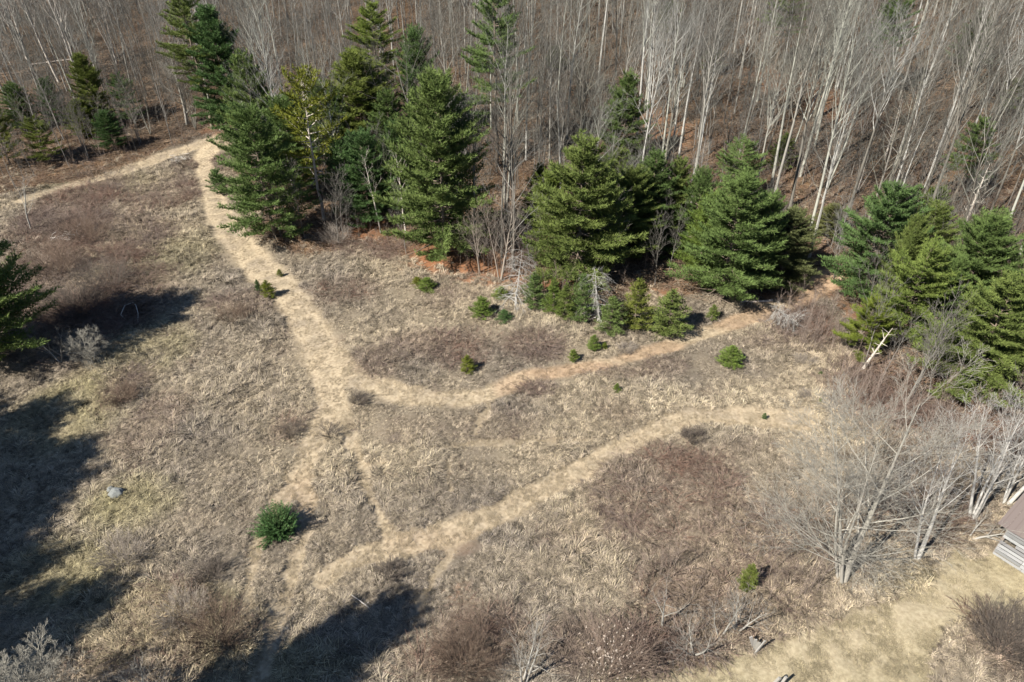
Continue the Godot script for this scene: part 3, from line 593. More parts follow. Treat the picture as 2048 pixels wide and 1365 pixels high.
	[51.29, -90.69, 4, 0.88, "dull grey bare tree third nearest left of the upper right pine"],
	[50.97, -93.45, 0, 0.89, "slim straight bare tree fourth nearest left of the upper right pine"],
	[51.67, -87.23, 7, 0.66, "dark thick trunked bare tree fifth nearest left of the upper right pine"],
	[43.93, -87.14, 6, 0.67, "short grey bare tree nearest behind the ragged pine"],
	[40.37, -87.60, 1, 0.87, "tall forked bare tree second nearest behind the ragged pine"],
	[46.54, -87.96, 0, 0.68, "slim straight bare tree third nearest behind the ragged pine"],
	[42.14, -89.84, 0, 0.68, "slim straight bare tree fourth nearest behind the ragged pine"],
	[44.58, -91.89, 9, 0.68, "crooked large limbed bare tree fifth nearest behind the ragged pine"],
	[48.29, -90.70, 3, 0.66, "tall straight bare tree sixth nearest behind the ragged pine"],
	[24.29, -92.97, 5, 0.85, "grey forked bare tree nearest left of the upslope bush"],
	[22.05, -91.16, 1, 0.80, "tall forked bare tree second nearest left of the upslope bush"],
	[20.79, -93.58, 9, 0.63, "crooked large limbed bare tree third nearest left of the upslope bush"],
	[20.99, -96.95, 3, 0.84, "tall straight bare tree fourth nearest left of the upslope bush"],
	[17.68, -94.38, 4, 0.89, "dull grey bare tree fifth nearest left of the upslope bush"],
	[19.96, -99.94, 6, 0.67, "short grey bare tree sixth nearest left of the upslope bush"],
	[18.72, -89.43, 5, 0.74, "grey forked bare tree seventh nearest left of the upslope bush"],
	[17.75, -98.27, 0, 0.90, "slim straight bare tree eighth nearest left of the upslope bush"],
	[16.63, -86.07, 3, 0.87, "tall straight bare tree ninth nearest left of the upslope bush"],
	[14.16, -87.83, 7, 0.63, "dark thick trunked bare tree tenth nearest left of the upslope bush"],
	[7.99, -94.06, 9, 0.69, "crooked large limbed bare tree nearest in front of the upslope sprig"],
	[2.96, -93.45, 5, 0.77, "grey forked bare tree second nearest in front of the upslope sprig"],
	[5.34, -91.62, 8, 0.80, "many stemmed bare tree third nearest in front of the upslope sprig"],
	[2.25, -90.76, 0, 0.82, "slim straight bare tree fourth nearest in front of the upslope sprig"],
	[9.06, -89.78, 8, 0.78, "many stemmed bare tree fifth nearest in front of the upslope sprig"],
	[5.89, -88.85, 8, 0.69, "many stemmed bare tree sixth nearest in front of the upslope sprig"],
	[-0.84, -90.22, 8, 0.72, "many stemmed bare tree seventh nearest in front of the upslope sprig"],
	[3.51, -87.18, 6, 0.85, "short grey bare tree eighth nearest in front of the upslope sprig"],
	[8.48, -86.12, 9, 0.77, "crooked large limbed bare tree ninth nearest in front of the upslope sprig"],
	[-11.50, -85.67, 8, 0.69, "many stemmed bare tree nearest behind the small dark pine"],
	[-6.16, -87.50, 5, 0.87, "grey forked bare tree second nearest behind the small dark pine"],
	[-4.59, -90.75, 6, 0.82, "short grey bare tree third nearest behind the small dark pine"],
	[-63.38, -83.90, 6, 0.65, "short grey bare tree nearest behind the dim olive pine"],
	[-59.65, -84.92, 2, 0.64, "leaning slim bare tree second nearest behind the dim olive pine"],
	[-20.07, -86.13, 7, 0.70, "dark thick trunked bare tree nearest left of the narrow bright pine"],
	[-31.18, -86.14, 3, 0.78, "tall straight bare tree nearest right of the broad pine by the track fork"],
	[-15.50, -88.08, 0, 0.84, "slim straight bare tree nearest behind the narrow bright pine"],
	[-11.47, -90.05, 8, 0.66, "many stemmed bare tree second nearest behind the narrow bright pine"],
	[-17.17, -92.87, 0, 0.69, "slim straight bare tree third nearest behind the narrow bright pine"],
	[-21.12, -92.26, 8, 0.71, "many stemmed bare tree fourth nearest behind the narrow bright pine"],
	[-12.15, -93.17, 2, 0.65, "leaning slim bare tree fifth nearest behind the narrow bright pine"],
	[-19.74, -95.24, 6, 0.73, "short grey bare tree sixth nearest behind the narrow bright pine"],
	[-13.92, -95.94, 4, 0.70, "dull grey bare tree seventh nearest behind the narrow bright pine"],
	[-8.69, -93.79, 4, 0.83, "dull grey bare tree eighth nearest behind the narrow bright pine"],
	[-10.79, -96.30, 6, 0.71, "short grey bare tree ninth nearest behind the narrow bright pine"],
	[7.96, -97.81, 5, 0.75, "grey forked bare tree nearest right of the upslope sprig"],
	[12.53, -98.16, 7, 0.65, "dark thick trunked bare tree second nearest right of the upslope sprig"],
	[11.44, -93.74, 3, 0.88, "tall straight bare tree third nearest right of the upslope sprig"],
	[14.02, -95.78, 5, 0.82, "grey forked bare tree fourth nearest right of the upslope sprig"],
	[14.36, -90.57, 8, 0.63, "many stemmed bare tree fifth nearest right of the upslope sprig"],
	[-67.85, -87.03, 6, 0.79, "short grey bare tree nearest in front of the dim pine"],
	[57.92, -93.42, 3, 0.68, "tall straight bare tree nearest behind the upper right pine"],
	[60.99, -96.59, 4, 0.67, "dull grey bare tree second nearest behind the upper right pine"],
	[57.05, -97.78, 2, 0.75, "leaning slim bare tree third nearest behind the upper right pine"],
	[63.57, -97.78, 3, 0.63, "tall straight bare tree fourth nearest behind the upper right pine"],
	[61.25, -100.63, 6, 0.81, "short grey bare tree fifth nearest behind the upper right pine"],
	[64.52, -100.52, 7, 0.67, "dark thick trunked bare tree sixth nearest behind the upper right pine"],
	[67.05, -102.57, 2, 0.68, "leaning slim bare tree seventh nearest behind the upper right pine"],
	[27.62, -94.38, 8, 0.72, "many stemmed bare tree nearest right of the upslope bush"],
	[29.57, -92.26, 0, 0.91, "slim straight bare tree second nearest right of the upslope bush"],
	[-58.30, -87.72, 4, 0.87, "dull grey bare tree nearest left of the light green pine"],
	[37.75, -93.19, 5, 0.80, "grey forked bare tree nearest right of the short crowned pine"],
	[39.72, -95.41, 1, 0.74, "tall forked bare tree second nearest right of the short crowned pine"],
	[42.00, -93.94, 5, 0.91, "grey forked bare tree third nearest right of the short crowned pine"],
	[42.05, -97.51, 8, 0.78, "many stemmed bare tree fourth nearest right of the short crowned pine"],
	[-41.62, -89.50, 8, 0.83, "many stemmed bare tree nearest left of the pine left of the track fork"],
	[-44.65, -88.34, 4, 0.83, "dull grey bare tree second nearest left of the pine left of the track fork"],
	[47.63, -94.18, 6, 0.67, "short grey bare tree nearest in front of the top edge bush"],
	[-31.04, -90.91, 5, 0.63, "grey forked bare tree nearest right of the grey topped pine"],
	[-31.00, -94.85, 0, 0.90, "slim straight bare tree second nearest right of the grey topped pine"],
	[-26.44, -90.08, 4, 0.77, "dull grey bare tree third nearest right of the grey topped pine"],
	[-26.09, -95.33, 6, 0.81, "short grey bare tree fourth nearest right of the grey topped pine"],
	[-23.06, -96.17, 8, 0.80, "many stemmed bare tree fifth nearest right of the grey topped pine"],
	[-47.57, -89.16, 8, 0.88, "many stemmed bare tree nearest right of the blackish pine"],
	[-46.64, -92.62, 4, 0.69, "dull grey bare tree second nearest right of the blackish pine"],
	[-45.49, -96.10, 4, 0.82, "dull grey bare tree third nearest right of the blackish pine"],
	[48.42, -99.79, 1, 0.90, "tall forked bare tree nearest left of the top edge bush"],
	[44.77, -99.09, 1, 0.67, "tall forked bare tree second nearest left of the top edge bush"],
	[45.27, -95.73, 1, 0.80, "tall forked bare tree third nearest left of the top edge bush"],
	[42.83, -101.74, 8, 0.62, "many stemmed bare tree fourth nearest left of the top edge bush"],
	[4.14, -97.49, 5, 0.71, "grey forked bare tree nearest left of the upslope sprig"],
	[1.46, -98.99, 2, 0.89, "leaning slim bare tree second nearest left of the upslope sprig"],
	[0.78, -96.21, 9, 0.70, "crooked large limbed bare tree third nearest left of the upslope sprig"],
	[-1.57, -97.70, 9, 0.87, "crooked large limbed bare tree fourth nearest left of the upslope sprig"],
	[-4.50, -97.55, 3, 0.75, "tall straight bare tree fifth nearest left of the upslope sprig"],
	[-3.08, -93.05, 8, 0.63, "many stemmed bare tree sixth nearest left of the upslope sprig"],
	[-5.82, -95.05, 6, 0.86, "short grey bare tree seventh nearest left of the upslope sprig"],
	[-7.73, -98.04, 6, 0.89, "short grey bare tree eighth nearest left of the upslope sprig"],
	[-68.16, -94.07, 9, 0.83, "crooked large limbed bare tree nearest left of the dim pine"],
	[-69.60, -90.62, 7, 0.75, "dark thick trunked bare tree second nearest left of the dim pine"],
	[-71.91, -93.30, 4, 0.82, "dull grey bare tree third nearest left of the dim pine"],
	[-75.02, -94.81, 5, 0.66, "grey forked bare tree fourth nearest left of the dim pine"],
	[31.61, -95.83, 0, 0.92, "slim straight bare tree nearest left of the short crowned pine"],
	[36.39, -96.56, 5, 0.79, "grey forked bare tree nearest behind the short crowned pine"],
	[34.52, -98.71, 3, 0.72, "tall straight bare tree second nearest behind the short crowned pine"],
	[38.88, -99.08, 6, 0.79, "short grey bare tree third nearest behind the short crowned pine"],
	[-38.19, -92.81, 2, 0.78, "leaning slim bare tree nearest behind the pine left of the track fork"],
	[-42.67, -92.85, 6, 0.69, "short grey bare tree second nearest behind the pine left of the track fork"],
	[53.83, -101.15, 4, 0.69, "dull grey bare tree nearest right of the top edge bush"],
	[54.40, -98.46, 0, 0.64, "slim straight bare tree second nearest right of the top edge bush"],
	[58.31, -100.75, 7, 0.80, "dark thick trunked bare tree third nearest right of the top edge bush"],
	[25.48, -97.11, 2, 0.81, "leaning slim bare tree nearest behind the upslope bush"],
	[29.61, -98.39, 0, 0.73, "slim straight bare tree second nearest behind the upslope bush"],
	[26.14, -100.63, 9, 0.62, "crooked large limbed bare tree third nearest behind the upslope bush"],
	[-58.12, -92.74, 0, 0.74, "slim straight bare tree nearest left of the hazy pine"],
	[-51.00, -93.13, 2, 0.85, "leaning slim bare tree nearest behind the blackish pine"],
	[-62.79, -93.12, 8, 0.83, "many stemmed bare tree nearest left of the dull pine"],
	[-54.81, -94.42, 0, 0.73, "slim straight bare tree nearest behind the hazy pine"],
	[-38.87, -95.98, 3, 0.87, "tall straight bare tree nearest left of the grey topped pine"],
	[-34.58, -96.15, 7, 0.76, "dark thick trunked bare tree nearest behind the grey topped pine"],
]
const REST := [
	[30.92, -100.92],
	[63.11, -103.22],
	[-27.81, -97.94],
	[75.32, -103.93],
	[-59.03, -96.47],
	[-42.45, -97.65],
	[22.45, -101.31],
	[10.77, -100.73],
	[45.42, -102.86],
	[-51.20, -97.36],
	[57.36, -103.99],
	[51.40, -103.76],
	[-3.07, -100.33],
	[-63.94, -96.91],
	[-19.57, -99.40],
	[-10.67, -99.97],
	[-16.42, -99.66],
	[-72.24, -96.90],
	[33.44, -102.68],
	[72.73, -105.14],
	[39.14, -103.15],
	[-54.32, -97.78],
	[15.15, -101.84],
	[-6.52, -100.53],
	[-31.03, -99.23],
	[-47.95, -98.42],
	[-22.95, -99.85],
	[48.12, -104.32],
	[6.21, -102.02],
	[-0.49, -101.52],
	[19.07, -102.63],
	[66.55, -105.51],
	[-67.45, -97.75],
	[-36.36, -100.00],
	[25.26, -103.73],
	[63.00, -106.27],
	[-57.42, -99.20],
	[12.61, -103.41],
	[9.62, -103.47],
	[60.26, -106.47],
	[-44.81, -100.38],
	[-14.03, -102.03],
	[74.94, -107.19],
	[-39.76, -100.88],
	[70.60, -107.13],
	[-60.96, -99.59],
	[54.08, -106.73],
	[-74.93, -99.00],
	[30.07, -104.80],
	[-27.95, -101.92],
	[-8.39, -103.02],
	[16.70, -104.69],
	[-70.27, -99.60],
	[39.53, -105.89],
	[-52.49, -100.55],
	[-19.57, -102.61],
	[-4.08, -103.79],
	[42.47, -106.54],
	[45.44, -106.90],
	[2.04, -104.67],
	[-31.00, -102.60],
	[36.16, -106.47],
	[67.10, -108.72],
	[27.24, -106.24],
	[50.57, -108.26],
	[32.79, -106.78],
	[20.08, -106.45],
	[-35.38, -103.38],
	[-65.24, -101.54],
	[5.14, -106.10],
	[9.89, -106.39],
	[-72.77, -101.36],
	[-1.68, -105.64],
	[58.56, -109.48],
	[-43.82, -103.71],
	[-47.10, -103.55],
	[-56.66, -102.75],
	[29.98, -107.68],
	[78.17, -110.59],
	[55.85, -109.94],
	[-5.90, -105.91],
	[-51.43, -103.38],
	[-61.26, -102.87],
	[70.28, -110.52],
	[46.74, -109.41],
	[63.43, -110.58],
	[-23.63, -105.27],
	[12.48, -107.95],
	[-10.30, -106.41],
	[37.07, -109.28],
	[75.20, -111.35],
	[2.94, -107.78],
	[42.68, -109.86],
	[-28.97, -105.75],
	[7.33, -108.17],
	[33.88, -109.44],
	[-69.63, -103.32],
	[-77.64, -103.27],
	[-37.19, -105.81],
	[-17.73, -106.53],
	[26.73, -109.22],
	[51.46, -111.32],
	[14.97, -109.17],
	[65.66, -112.24],
	[60.57, -112.07],
	[-13.34, -107.29],
	[19.57, -109.44],
	[-7.92, -107.85],
	[-40.86, -106.36],
	[23.64, -109.77],
	[44.93, -111.44],
	[-63.62, -105.03],
	[-31.90, -107.53],
	[-66.65, -105.14],
	[-4.79, -108.99],
	[-1.34, -109.42],
	[11.14, -110.33],
	[70.57, -113.58],
	[55.17, -113.00],
	[-74.22, -105.15],
	[29.78, -111.14],
	[-50.03, -106.88],
	[78.43, -114.15],
	[-46.10, -107.22],
	[-56.52, -106.67],
	[74.94, -114.44],
	[2.71, -110.70],
	[38.27, -112.59],
	[-16.07, -109.29],
	[-80.51, -106.18],
	[35.12, -112.52],
	[16.61, -111.86],
	[68.12, -114.79],
	[-19.70, -109.31],
	[42.02, -113.32],
	[-59.55, -107.16],
	[48.40, -113.93],
	[-23.95, -109.13],
	[62.49, -114.84],
	[-28.48, -109.22],
	[8.66, -111.60],
	[-69.46, -106.61],
	[58.27, -114.63],
	[-10.29, -110.22],
	[-42.91, -108.67],
	[82.05, -115.76],
	[-35.47, -109.28],
	[20.19, -112.41],
	[32.25, -113.11],
	[-3.05, -111.79],
	[65.35, -115.90],
	[25.61, -113.12],
	[45.91, -115.10],
	[53.44, -115.52],
	[28.69, -113.72],
	[-7.24, -111.95],
	[-32.57, -110.79],
	[-76.15, -108.21],
	[22.58, -113.89],
	[-14.06, -111.61],
	[-66.65, -108.58],
	[79.02, -117.32],
	[-63.47, -108.86],
	[-52.91, -109.94],
	[-45.38, -110.62],
	[60.35, -116.92],
	[39.29, -115.37],
	[3.20, -113.58],
	[72.80, -117.45],
	[13.31, -114.29],
	[5.96, -113.97],
	[-38.94, -111.41],
	[0.49, -113.87],
	[-23.12, -112.08],
	[63.29, -117.66],
	[35.86, -115.69],
	[-79.95, -109.33],
	[10.24, -114.66],
	[-73.09, -109.45],
	[-41.95, -111.65],
	[57.15, -117.55],
	[41.77, -116.58],
	[16.47, -115.24],
	[-56.43, -110.73],
	[49.13, -117.55],
	[-49.52, -111.76],
	[84.20, -119.31],
	[81.20, -119.27],
	[30.67, -116.26],
	[-27.72, -112.94],
	[66.78, -118.82],
	[-84.33, -110.24],
	[69.93, -119.05],
	[24.06, -116.35],
	[44.86, -117.96],
	[-4.96, -115.09],
	[-31.53, -113.79],
	[-1.61, -115.73],
	[-8.68, -114.95],
	[54.15, -118.99],
	[77.31, -120.34],
	[-67.25, -111.58],
	[37.77, -117.80],
	[-70.64, -111.49],
	[-60.35, -112.11],
	[-18.65, -114.78],
	[18.46, -117.18],
	[12.10, -117.14],
	[60.49, -119.99],
	[-44.87, -113.93],
	[3.44, -116.80],
	[-25.13, -115.00],
	[-15.52, -115.61],
	[21.78, -118.00],
	[56.92, -120.40],
	[74.11, -121.43],
	[63.27, -120.82],
	[31.78, -118.80],
	[85.57, -122.00],
	[-21.75, -115.71],
	[28.68, -118.90],
	[-75.51, -112.82],
	[49.36, -120.47],
	[-35.42, -115.50],
	[-12.51, -116.48],
	[-55.98, -114.07],
	[-48.03, -114.87],
	[25.82, -119.08],
	[0.26, -117.86],
	[-6.76, -117.25],
	[15.92, -118.71],
	[7.07, -118.43],
	[66.09, -121.86],
	[69.38, -122.16],
	[-82.90, -113.39],
	[78.22, -123.02],
	[-78.48, -113.74],
	[39.79, -120.74],
	[82.55, -123.32],
	[46.77, -121.40],
	[-66.39, -114.54],
	[-29.36, -116.86],
	[-39.82, -116.65],
	[43.97, -121.43],
	[-62.67, -114.99],
	[-9.85, -118.21],
	[-53.46, -115.82],
	[20.01, -120.14],
	[-43.23, -116.86],
	[2.44, -119.51],
	[-59.38, -115.54],
	[34.74, -121.43],
	[12.28, -120.36],
	[-2.49, -119.41],
	[72.78, -124.17],
	[75.54, -124.46],
	[63.03, -123.63],
	[55.99, -123.37],
	[31.37, -121.79],
	[-18.21, -118.81],
	[-37.22, -118.19],
	[-26.67, -118.48],
	[-32.93, -118.33],
	[-50.71, -117.36],
	[51.34, -123.44],
	[-5.69, -120.20],
	[-71.26, -116.34],
	[8.29, -121.36],
	[15.25, -121.65],
	[4.94, -121.17],
	[85.87, -126.23],
	[-85.09, -116.34],
	[-8.38, -120.58],
	[-76.63, -116.46],
	[37.56, -123.58],
	[26.80, -123.03],
	[-15.43, -120.37],
	[21.24, -122.61],
	[40.32, -123.89],
	[82.70, -126.50],
	[78.41, -126.37],
	[-23.12, -120.17],
	[-68.47, -117.49],
	[-47.62, -118.96],
	[-39.84, -119.68],
	[66.05, -125.70],
	[59.31, -125.56],
	[23.96, -123.50],
	[-57.26, -118.62],
	[70.08, -126.37],
	[-80.13, -117.64],
	[44.48, -125.05],
	[-43.41, -119.98],
	[32.18, -124.41],
	[-65.50, -118.73],
	[48.14, -125.50],
	[74.53, -127.35],
	[-29.50, -120.98],
	[62.35, -126.59],
	[12.16, -123.83],
	[-1.93, -122.84],
	[6.46, -123.55],
	[1.89, -123.31],
	[9.23, -124.07],
	[18.90, -124.48],
	[-13.32, -122.62],
	[51.71, -126.45],
	[35.78, -125.77],
	[-52.43, -120.56],
	[-88.14, -118.75],
	[-9.97, -123.16],
	[28.45, -125.64],
	[85.98, -129.33],
	[-36.87, -122.00],
	[56.82, -127.49],
	[-59.65, -120.78],
	[15.58, -125.33],
	[71.92, -128.82],
	[81.55, -129.53],
	[39.66, -127.10],
	[-72.42, -120.23],
	[66.08, -128.68],
	[-4.38, -124.51],
	[-22.45, -123.42],
	[-48.43, -121.96],
	[-18.05, -123.93],
	[45.26, -127.79],
	[-62.70, -121.43],
	[76.04, -129.99],
	[88.38, -130.96],
	[-81.71, -120.70],
	[3.61, -125.63],
	[-7.53, -125.27],
	[-69.57, -121.41],
	[-76.73, -121.09],
	[-55.50, -122.58],
	[-34.29, -123.82],
	[42.18, -128.46],
	[-40.15, -123.57],
	[61.56, -129.51],
	[12.53, -126.67],
	[78.68, -130.82],
	[22.96, -127.57],
	[-26.68, -124.62],
	[-30.12, -124.39],
	[-90.25, -121.01],
	[-85.79, -121.40],
	[48.02, -129.05],
	[-10.71, -125.89],
	[-2.28, -126.23],
	[17.93, -127.73],
	[35.43, -129.06],
	[67.64, -131.14],
	[54.31, -130.15],
	[71.06, -131.51],
	[-74.09, -122.73],
	[28.81, -128.88],
	[32.09, -129.10],
	[50.53, -130.15],
	[81.45, -132.41],
	[-43.39, -124.86],
	[15.30, -128.36],
	[-13.58, -126.77],
	[-53.02, -124.50],
	[73.82, -132.24],
	[5.65, -127.92],
	[-47.30, -124.91],
	[25.91, -129.59],
	[20.25, -129.26],
	[9.99, -128.47],
	[-66.92, -124.09],
	[57.40, -131.42],
	[-70.99, -124.06],
	[1.21, -128.27],
	[46.14, -131.19],
	[91.31, -134.04],
	[-57.28, -125.37],
	[37.90, -131.25],
	[-83.86, -123.82],
	[-3.63, -128.67],
	[-80.47, -124.20],
	[77.74, -133.83],
	[84.52, -134.33],
	[-87.59, -123.92],
	[-20.41, -128.06],
	[-38.20, -126.89],
	[-62.20, -125.67],
	[17.71, -130.48],
	[-17.29, -128.39],
	[88.26, -134.95],
	[-7.69, -129.30],
	[64.07, -133.41],
	[23.34, -131.27],
	[-90.57, -124.40],
	[33.65, -131.98],
	[53.02, -132.85],
	[80.34, -134.89],
	[30.59, -132.08],
	[67.85, -134.40],
	[-77.23, -125.74],
	[48.52, -133.02],
	[40.72, -132.81],
	[6.41, -130.56],
	[-49.98, -127.33],
	[-23.71, -129.11],
	[71.33, -134.91],
	[-31.70, -128.52],
	[74.22, -135.13],
	[-73.40, -126.34],
	[43.50, -133.27],
	[-41.00, -128.22],
	[26.96, -132.87],
	[-35.04, -128.84],
	[-12.34, -130.55],
	[15.31, -132.05],
	[-0.28, -131.17],
	[-46.21, -128.48],
	[-28.26, -129.85],
	[-65.67, -127.64],
	[3.63, -131.70],
	[57.33, -134.79],
	[60.37, -135.03],
	[-69.10, -127.68],
	[-4.41, -131.50],
	[-18.97, -130.97],
	[19.87, -133.35],
	[12.20, -132.49],
	[-83.90, -127.03],
	[45.61, -135.05],
	[91.04, -137.81],
	[77.94, -137.41],
	[84.61, -137.79],
	[51.98, -135.48],
	[87.99, -137.88],
	[8.34, -132.87],
	[94.20, -138.18],
	[-80.25, -127.97],
	[-61.03, -129.39],
	[33.98, -135.23],
	[17.22, -134.03],
	[-55.17, -129.74],
	[-10.04, -132.62],
	[-48.81, -130.37],
	[49.24, -136.21],
	[31.31, -135.60],
	[65.34, -137.39],
	[40.24, -135.99],
	[-92.35, -128.11],
	[-73.40, -129.59],
	[-33.31, -131.69],
	[54.30, -136.98],
	[23.12, -135.53],
	[-87.11, -128.60],
	[26.05, -135.77],
	[37.13, -136.47],
	[73.25, -138.82],
	[-2.60, -134.00],
	[82.41, -139.59],
	[-64.84, -130.71],
	[-17.33, -133.64],
	[1.80, -134.65],
	[-41.86, -132.00],
	[4.82, -134.81],
	[69.21, -138.95],
	[-76.37, -130.34],
	[-52.38, -131.63],
	[-69.61, -130.93],
	[43.89, -137.47],
	[61.86, -138.47],
	[9.35, -135.41],
	[-21.10, -134.19],
	[77.06, -140.30],
	[-38.19, -132.85],
	[-8.51, -134.94],
	[-28.74, -133.79],
	[-90.03, -130.06],
	[33.34, -137.92],
	[17.81, -136.66],
	[20.57, -137.02],
	[57.52, -138.86],
	[79.70, -140.95],
	[-58.77, -132.49],
	[28.23, -137.98],
	[-25.27, -134.65],
	[93.38, -141.55],
	[-11.63, -135.67],
	[-4.62, -135.92],
	[15.06, -137.14],
	[-14.70, -135.89],
	[-55.49, -133.07],
	[-84.92, -131.20],
	[48.27, -139.39],
	[-61.93, -133.24],
	[74.30, -141.35],
	[-47.61, -133.81],
	[66.63, -140.78],
	[-73.20, -132.60],
	[-79.44, -132.08],
	[36.28, -139.32],
	[39.43, -139.31],
	[12.08, -137.39],
	[83.76, -142.29],
	[-35.68, -134.65],
	[30.96, -139.32],
	[87.88, -142.40],
	[-66.58, -133.52],
	[22.79, -138.78],
	[45.53, -139.93],
	[-1.25, -137.14],
	[69.54, -141.71],
	[-50.66, -134.49],
	[-31.81, -135.88],
	[1.86, -137.87],
	[9.19, -138.20],
	[6.25, -138.09],
	[-20.04, -137.13],
	[-96.07, -132.30],
	[50.91, -141.00],
	[-69.98, -134.25],
	[-44.66, -135.44],
	[-7.84, -137.87],
	[19.27, -139.50],
	[54.35, -141.37],
	[96.49, -144.14],
	[80.54, -143.70],
	[-23.18, -137.31],
	[-16.99, -137.97],
	[63.57, -142.43],
	[58.61, -141.97],
	[28.12, -140.74],
	[-28.41, -137.19],
	[41.30, -141.37],
	[92.45, -144.39],
	[-88.58, -133.47],
	[-40.08, -136.52],
	[-56.47, -136.08],
	[66.86, -143.50],
	[-77.99, -134.86],
	[71.37, -143.92],
	[-11.07, -139.28],
	[38.65, -142.27],
	[-2.79, -139.68],
	[89.59, -145.34],
	[-5.66, -139.66],
	[16.41, -141.03],
	[11.73, -140.61],
	[-83.14, -135.11],
	[-92.24, -134.57],
	[-72.88, -136.04],
	[78.38, -145.33],
	[33.45, -142.74],
	[-14.41, -139.98],
	[82.32, -145.77],
	[24.31, -142.16],
	[46.69, -143.39],
	[43.92, -143.33],
	[-36.07, -138.53],
	[-49.89, -137.74],
	[30.57, -143.08],
	[5.73, -140.99],
	[21.32, -142.26],
	[86.60, -146.31],
	[75.49, -145.69],
	[-32.92, -139.09],
	[-59.03, -137.82],
	[-65.71, -137.62],
	[-20.32, -140.40],
	[-25.09, -139.94],
	[3.02, -141.36],
	[27.03, -143.29],
	[59.04, -144.92],
	[-53.22, -138.35],
	[-87.14, -136.17],
	[18.46, -142.90],
	[53.73, -144.74],
	[-62.21, -138.47],
	[69.32, -146.02],
	[-46.20, -138.90],
	[40.99, -144.48],
	[-41.67, -139.35],
	[9.85, -142.56],
	[-98.12, -136.27],
	[-1.52, -142.08],
	[64.39, -146.45],
	[-8.04, -142.24],
	[61.68, -146.33],
	[36.07, -144.98],
	[-56.06, -139.43],
	[-38.80, -140.22],
	[15.91, -143.89],
	[-11.96, -142.60],
	[48.60, -145.88],
	[51.37, -146.06],
	[7.14, -143.43],
	[-30.91, -141.59],
	[-79.80, -138.67],
	[-17.09, -142.71],
	[-83.47, -138.55],
	[79.09, -148.59],
	[-73.35, -139.52],
	[1.50, -143.73],
	[20.64, -145.16],
	[-3.86, -143.75],
	[-35.20, -141.93],
	[43.63, -146.97],
	[39.46, -146.81],
	[-76.41, -139.92],
	[4.11, -144.49],
	[-66.67, -140.89],
	[12.54, -145.40],
	[-69.77, -140.76],
	[67.84, -148.84],
	[54.96, -147.81],
	[-94.70, -138.86],
	[46.45, -147.64],
	[-91.68, -139.03],
	[70.53, -149.20],
	[27.13, -146.76],
	[-47.29, -141.97],
	[-86.80, -139.57],
	[-27.17, -143.47],
	[30.70, -147.12],
	[-52.40, -142.14],
	[74.50, -149.78],
	[63.80, -149.12],
	[8.82, -145.61],
	[-98.82, -139.42],
	[-14.43, -144.86],
	[34.50, -147.75],
	[-19.66, -144.84],
	[15.89, -146.79],
	[61.14, -149.55],
	[-55.48, -142.94],
	[-2.04, -146.06],
	[18.93, -147.49],
	[23.12, -147.81],
	[58.01, -149.77],
	[-5.33, -146.20],
	[51.08, -149.34],
	[-80.68, -141.61],
	[-59.48, -143.13],
	[-72.38, -142.42],
	[-40.14, -143.96],
	[-101.58, -140.81],
	[-24.03, -145.56],
	[1.07, -146.83],
	[-44.64, -143.95],
	[-64.62, -143.34],
	[43.81, -149.75],
	[-31.39, -145.16],
	[-9.05, -146.59],
	[-35.85, -144.92],
	[-84.36, -142.02],
	[39.89, -149.91],
	[-75.88, -143.06],
	[36.90, -149.93],
	[-97.12, -141.90],
	[28.13, -149.68],
	[-88.32, -142.38],
	[11.41, -148.55],
	[8.39, -148.41],
	[-69.37, -144.22],
	[-50.03, -145.44],
	[14.49, -149.27],
	[-91.99, -142.65],
	[4.47, -148.70],
	[-28.90, -146.97],
	[20.34, -149.97],
	[-42.11, -146.36],
	[-12.12, -148.42],
	[-5.83, -148.94],
	[-62.44, -145.58],
	[-57.27, -146.02],
	[-54.06, -146.24],
	[-100.19, -143.59],
	[-25.34, -148.42],
	[-81.03, -144.89],
	[-19.52, -148.90],
	[0.40, -150.00],
	[-2.86, -149.89],
	[-8.58, -149.52],
	[-85.58, -145.09],
	[-38.97, -147.95],
	[-71.53, -146.73],
	[-15.19, -149.99],
	[-93.75, -145.12],
	[-22.54, -149.84],
	[-66.37, -147.53],
	[-103.53, -145.27],
	[-43.80, -148.87],
	[-34.93, -149.51],
	[-30.75, -149.93],
	[-47.38, -149.06],
	[-97.74, -146.19],
	[-57.87, -149.11],
	[-61.25, -148.96],
	[-75.38, -148.12],
	[-89.26, -147.33],
	[-79.78, -147.85],
	[-51.15, -149.85],
	[-69.19, -149.09],
	[-64.27, -149.81],
	[-92.78, -148.66],
	[-82.61, -149.33],
	[-99.87, -148.61],
	[-86.42, -149.70],
	[-103.27, -148.84],
	[-96.58, -149.40],
	[-107.26, -149.44],
]

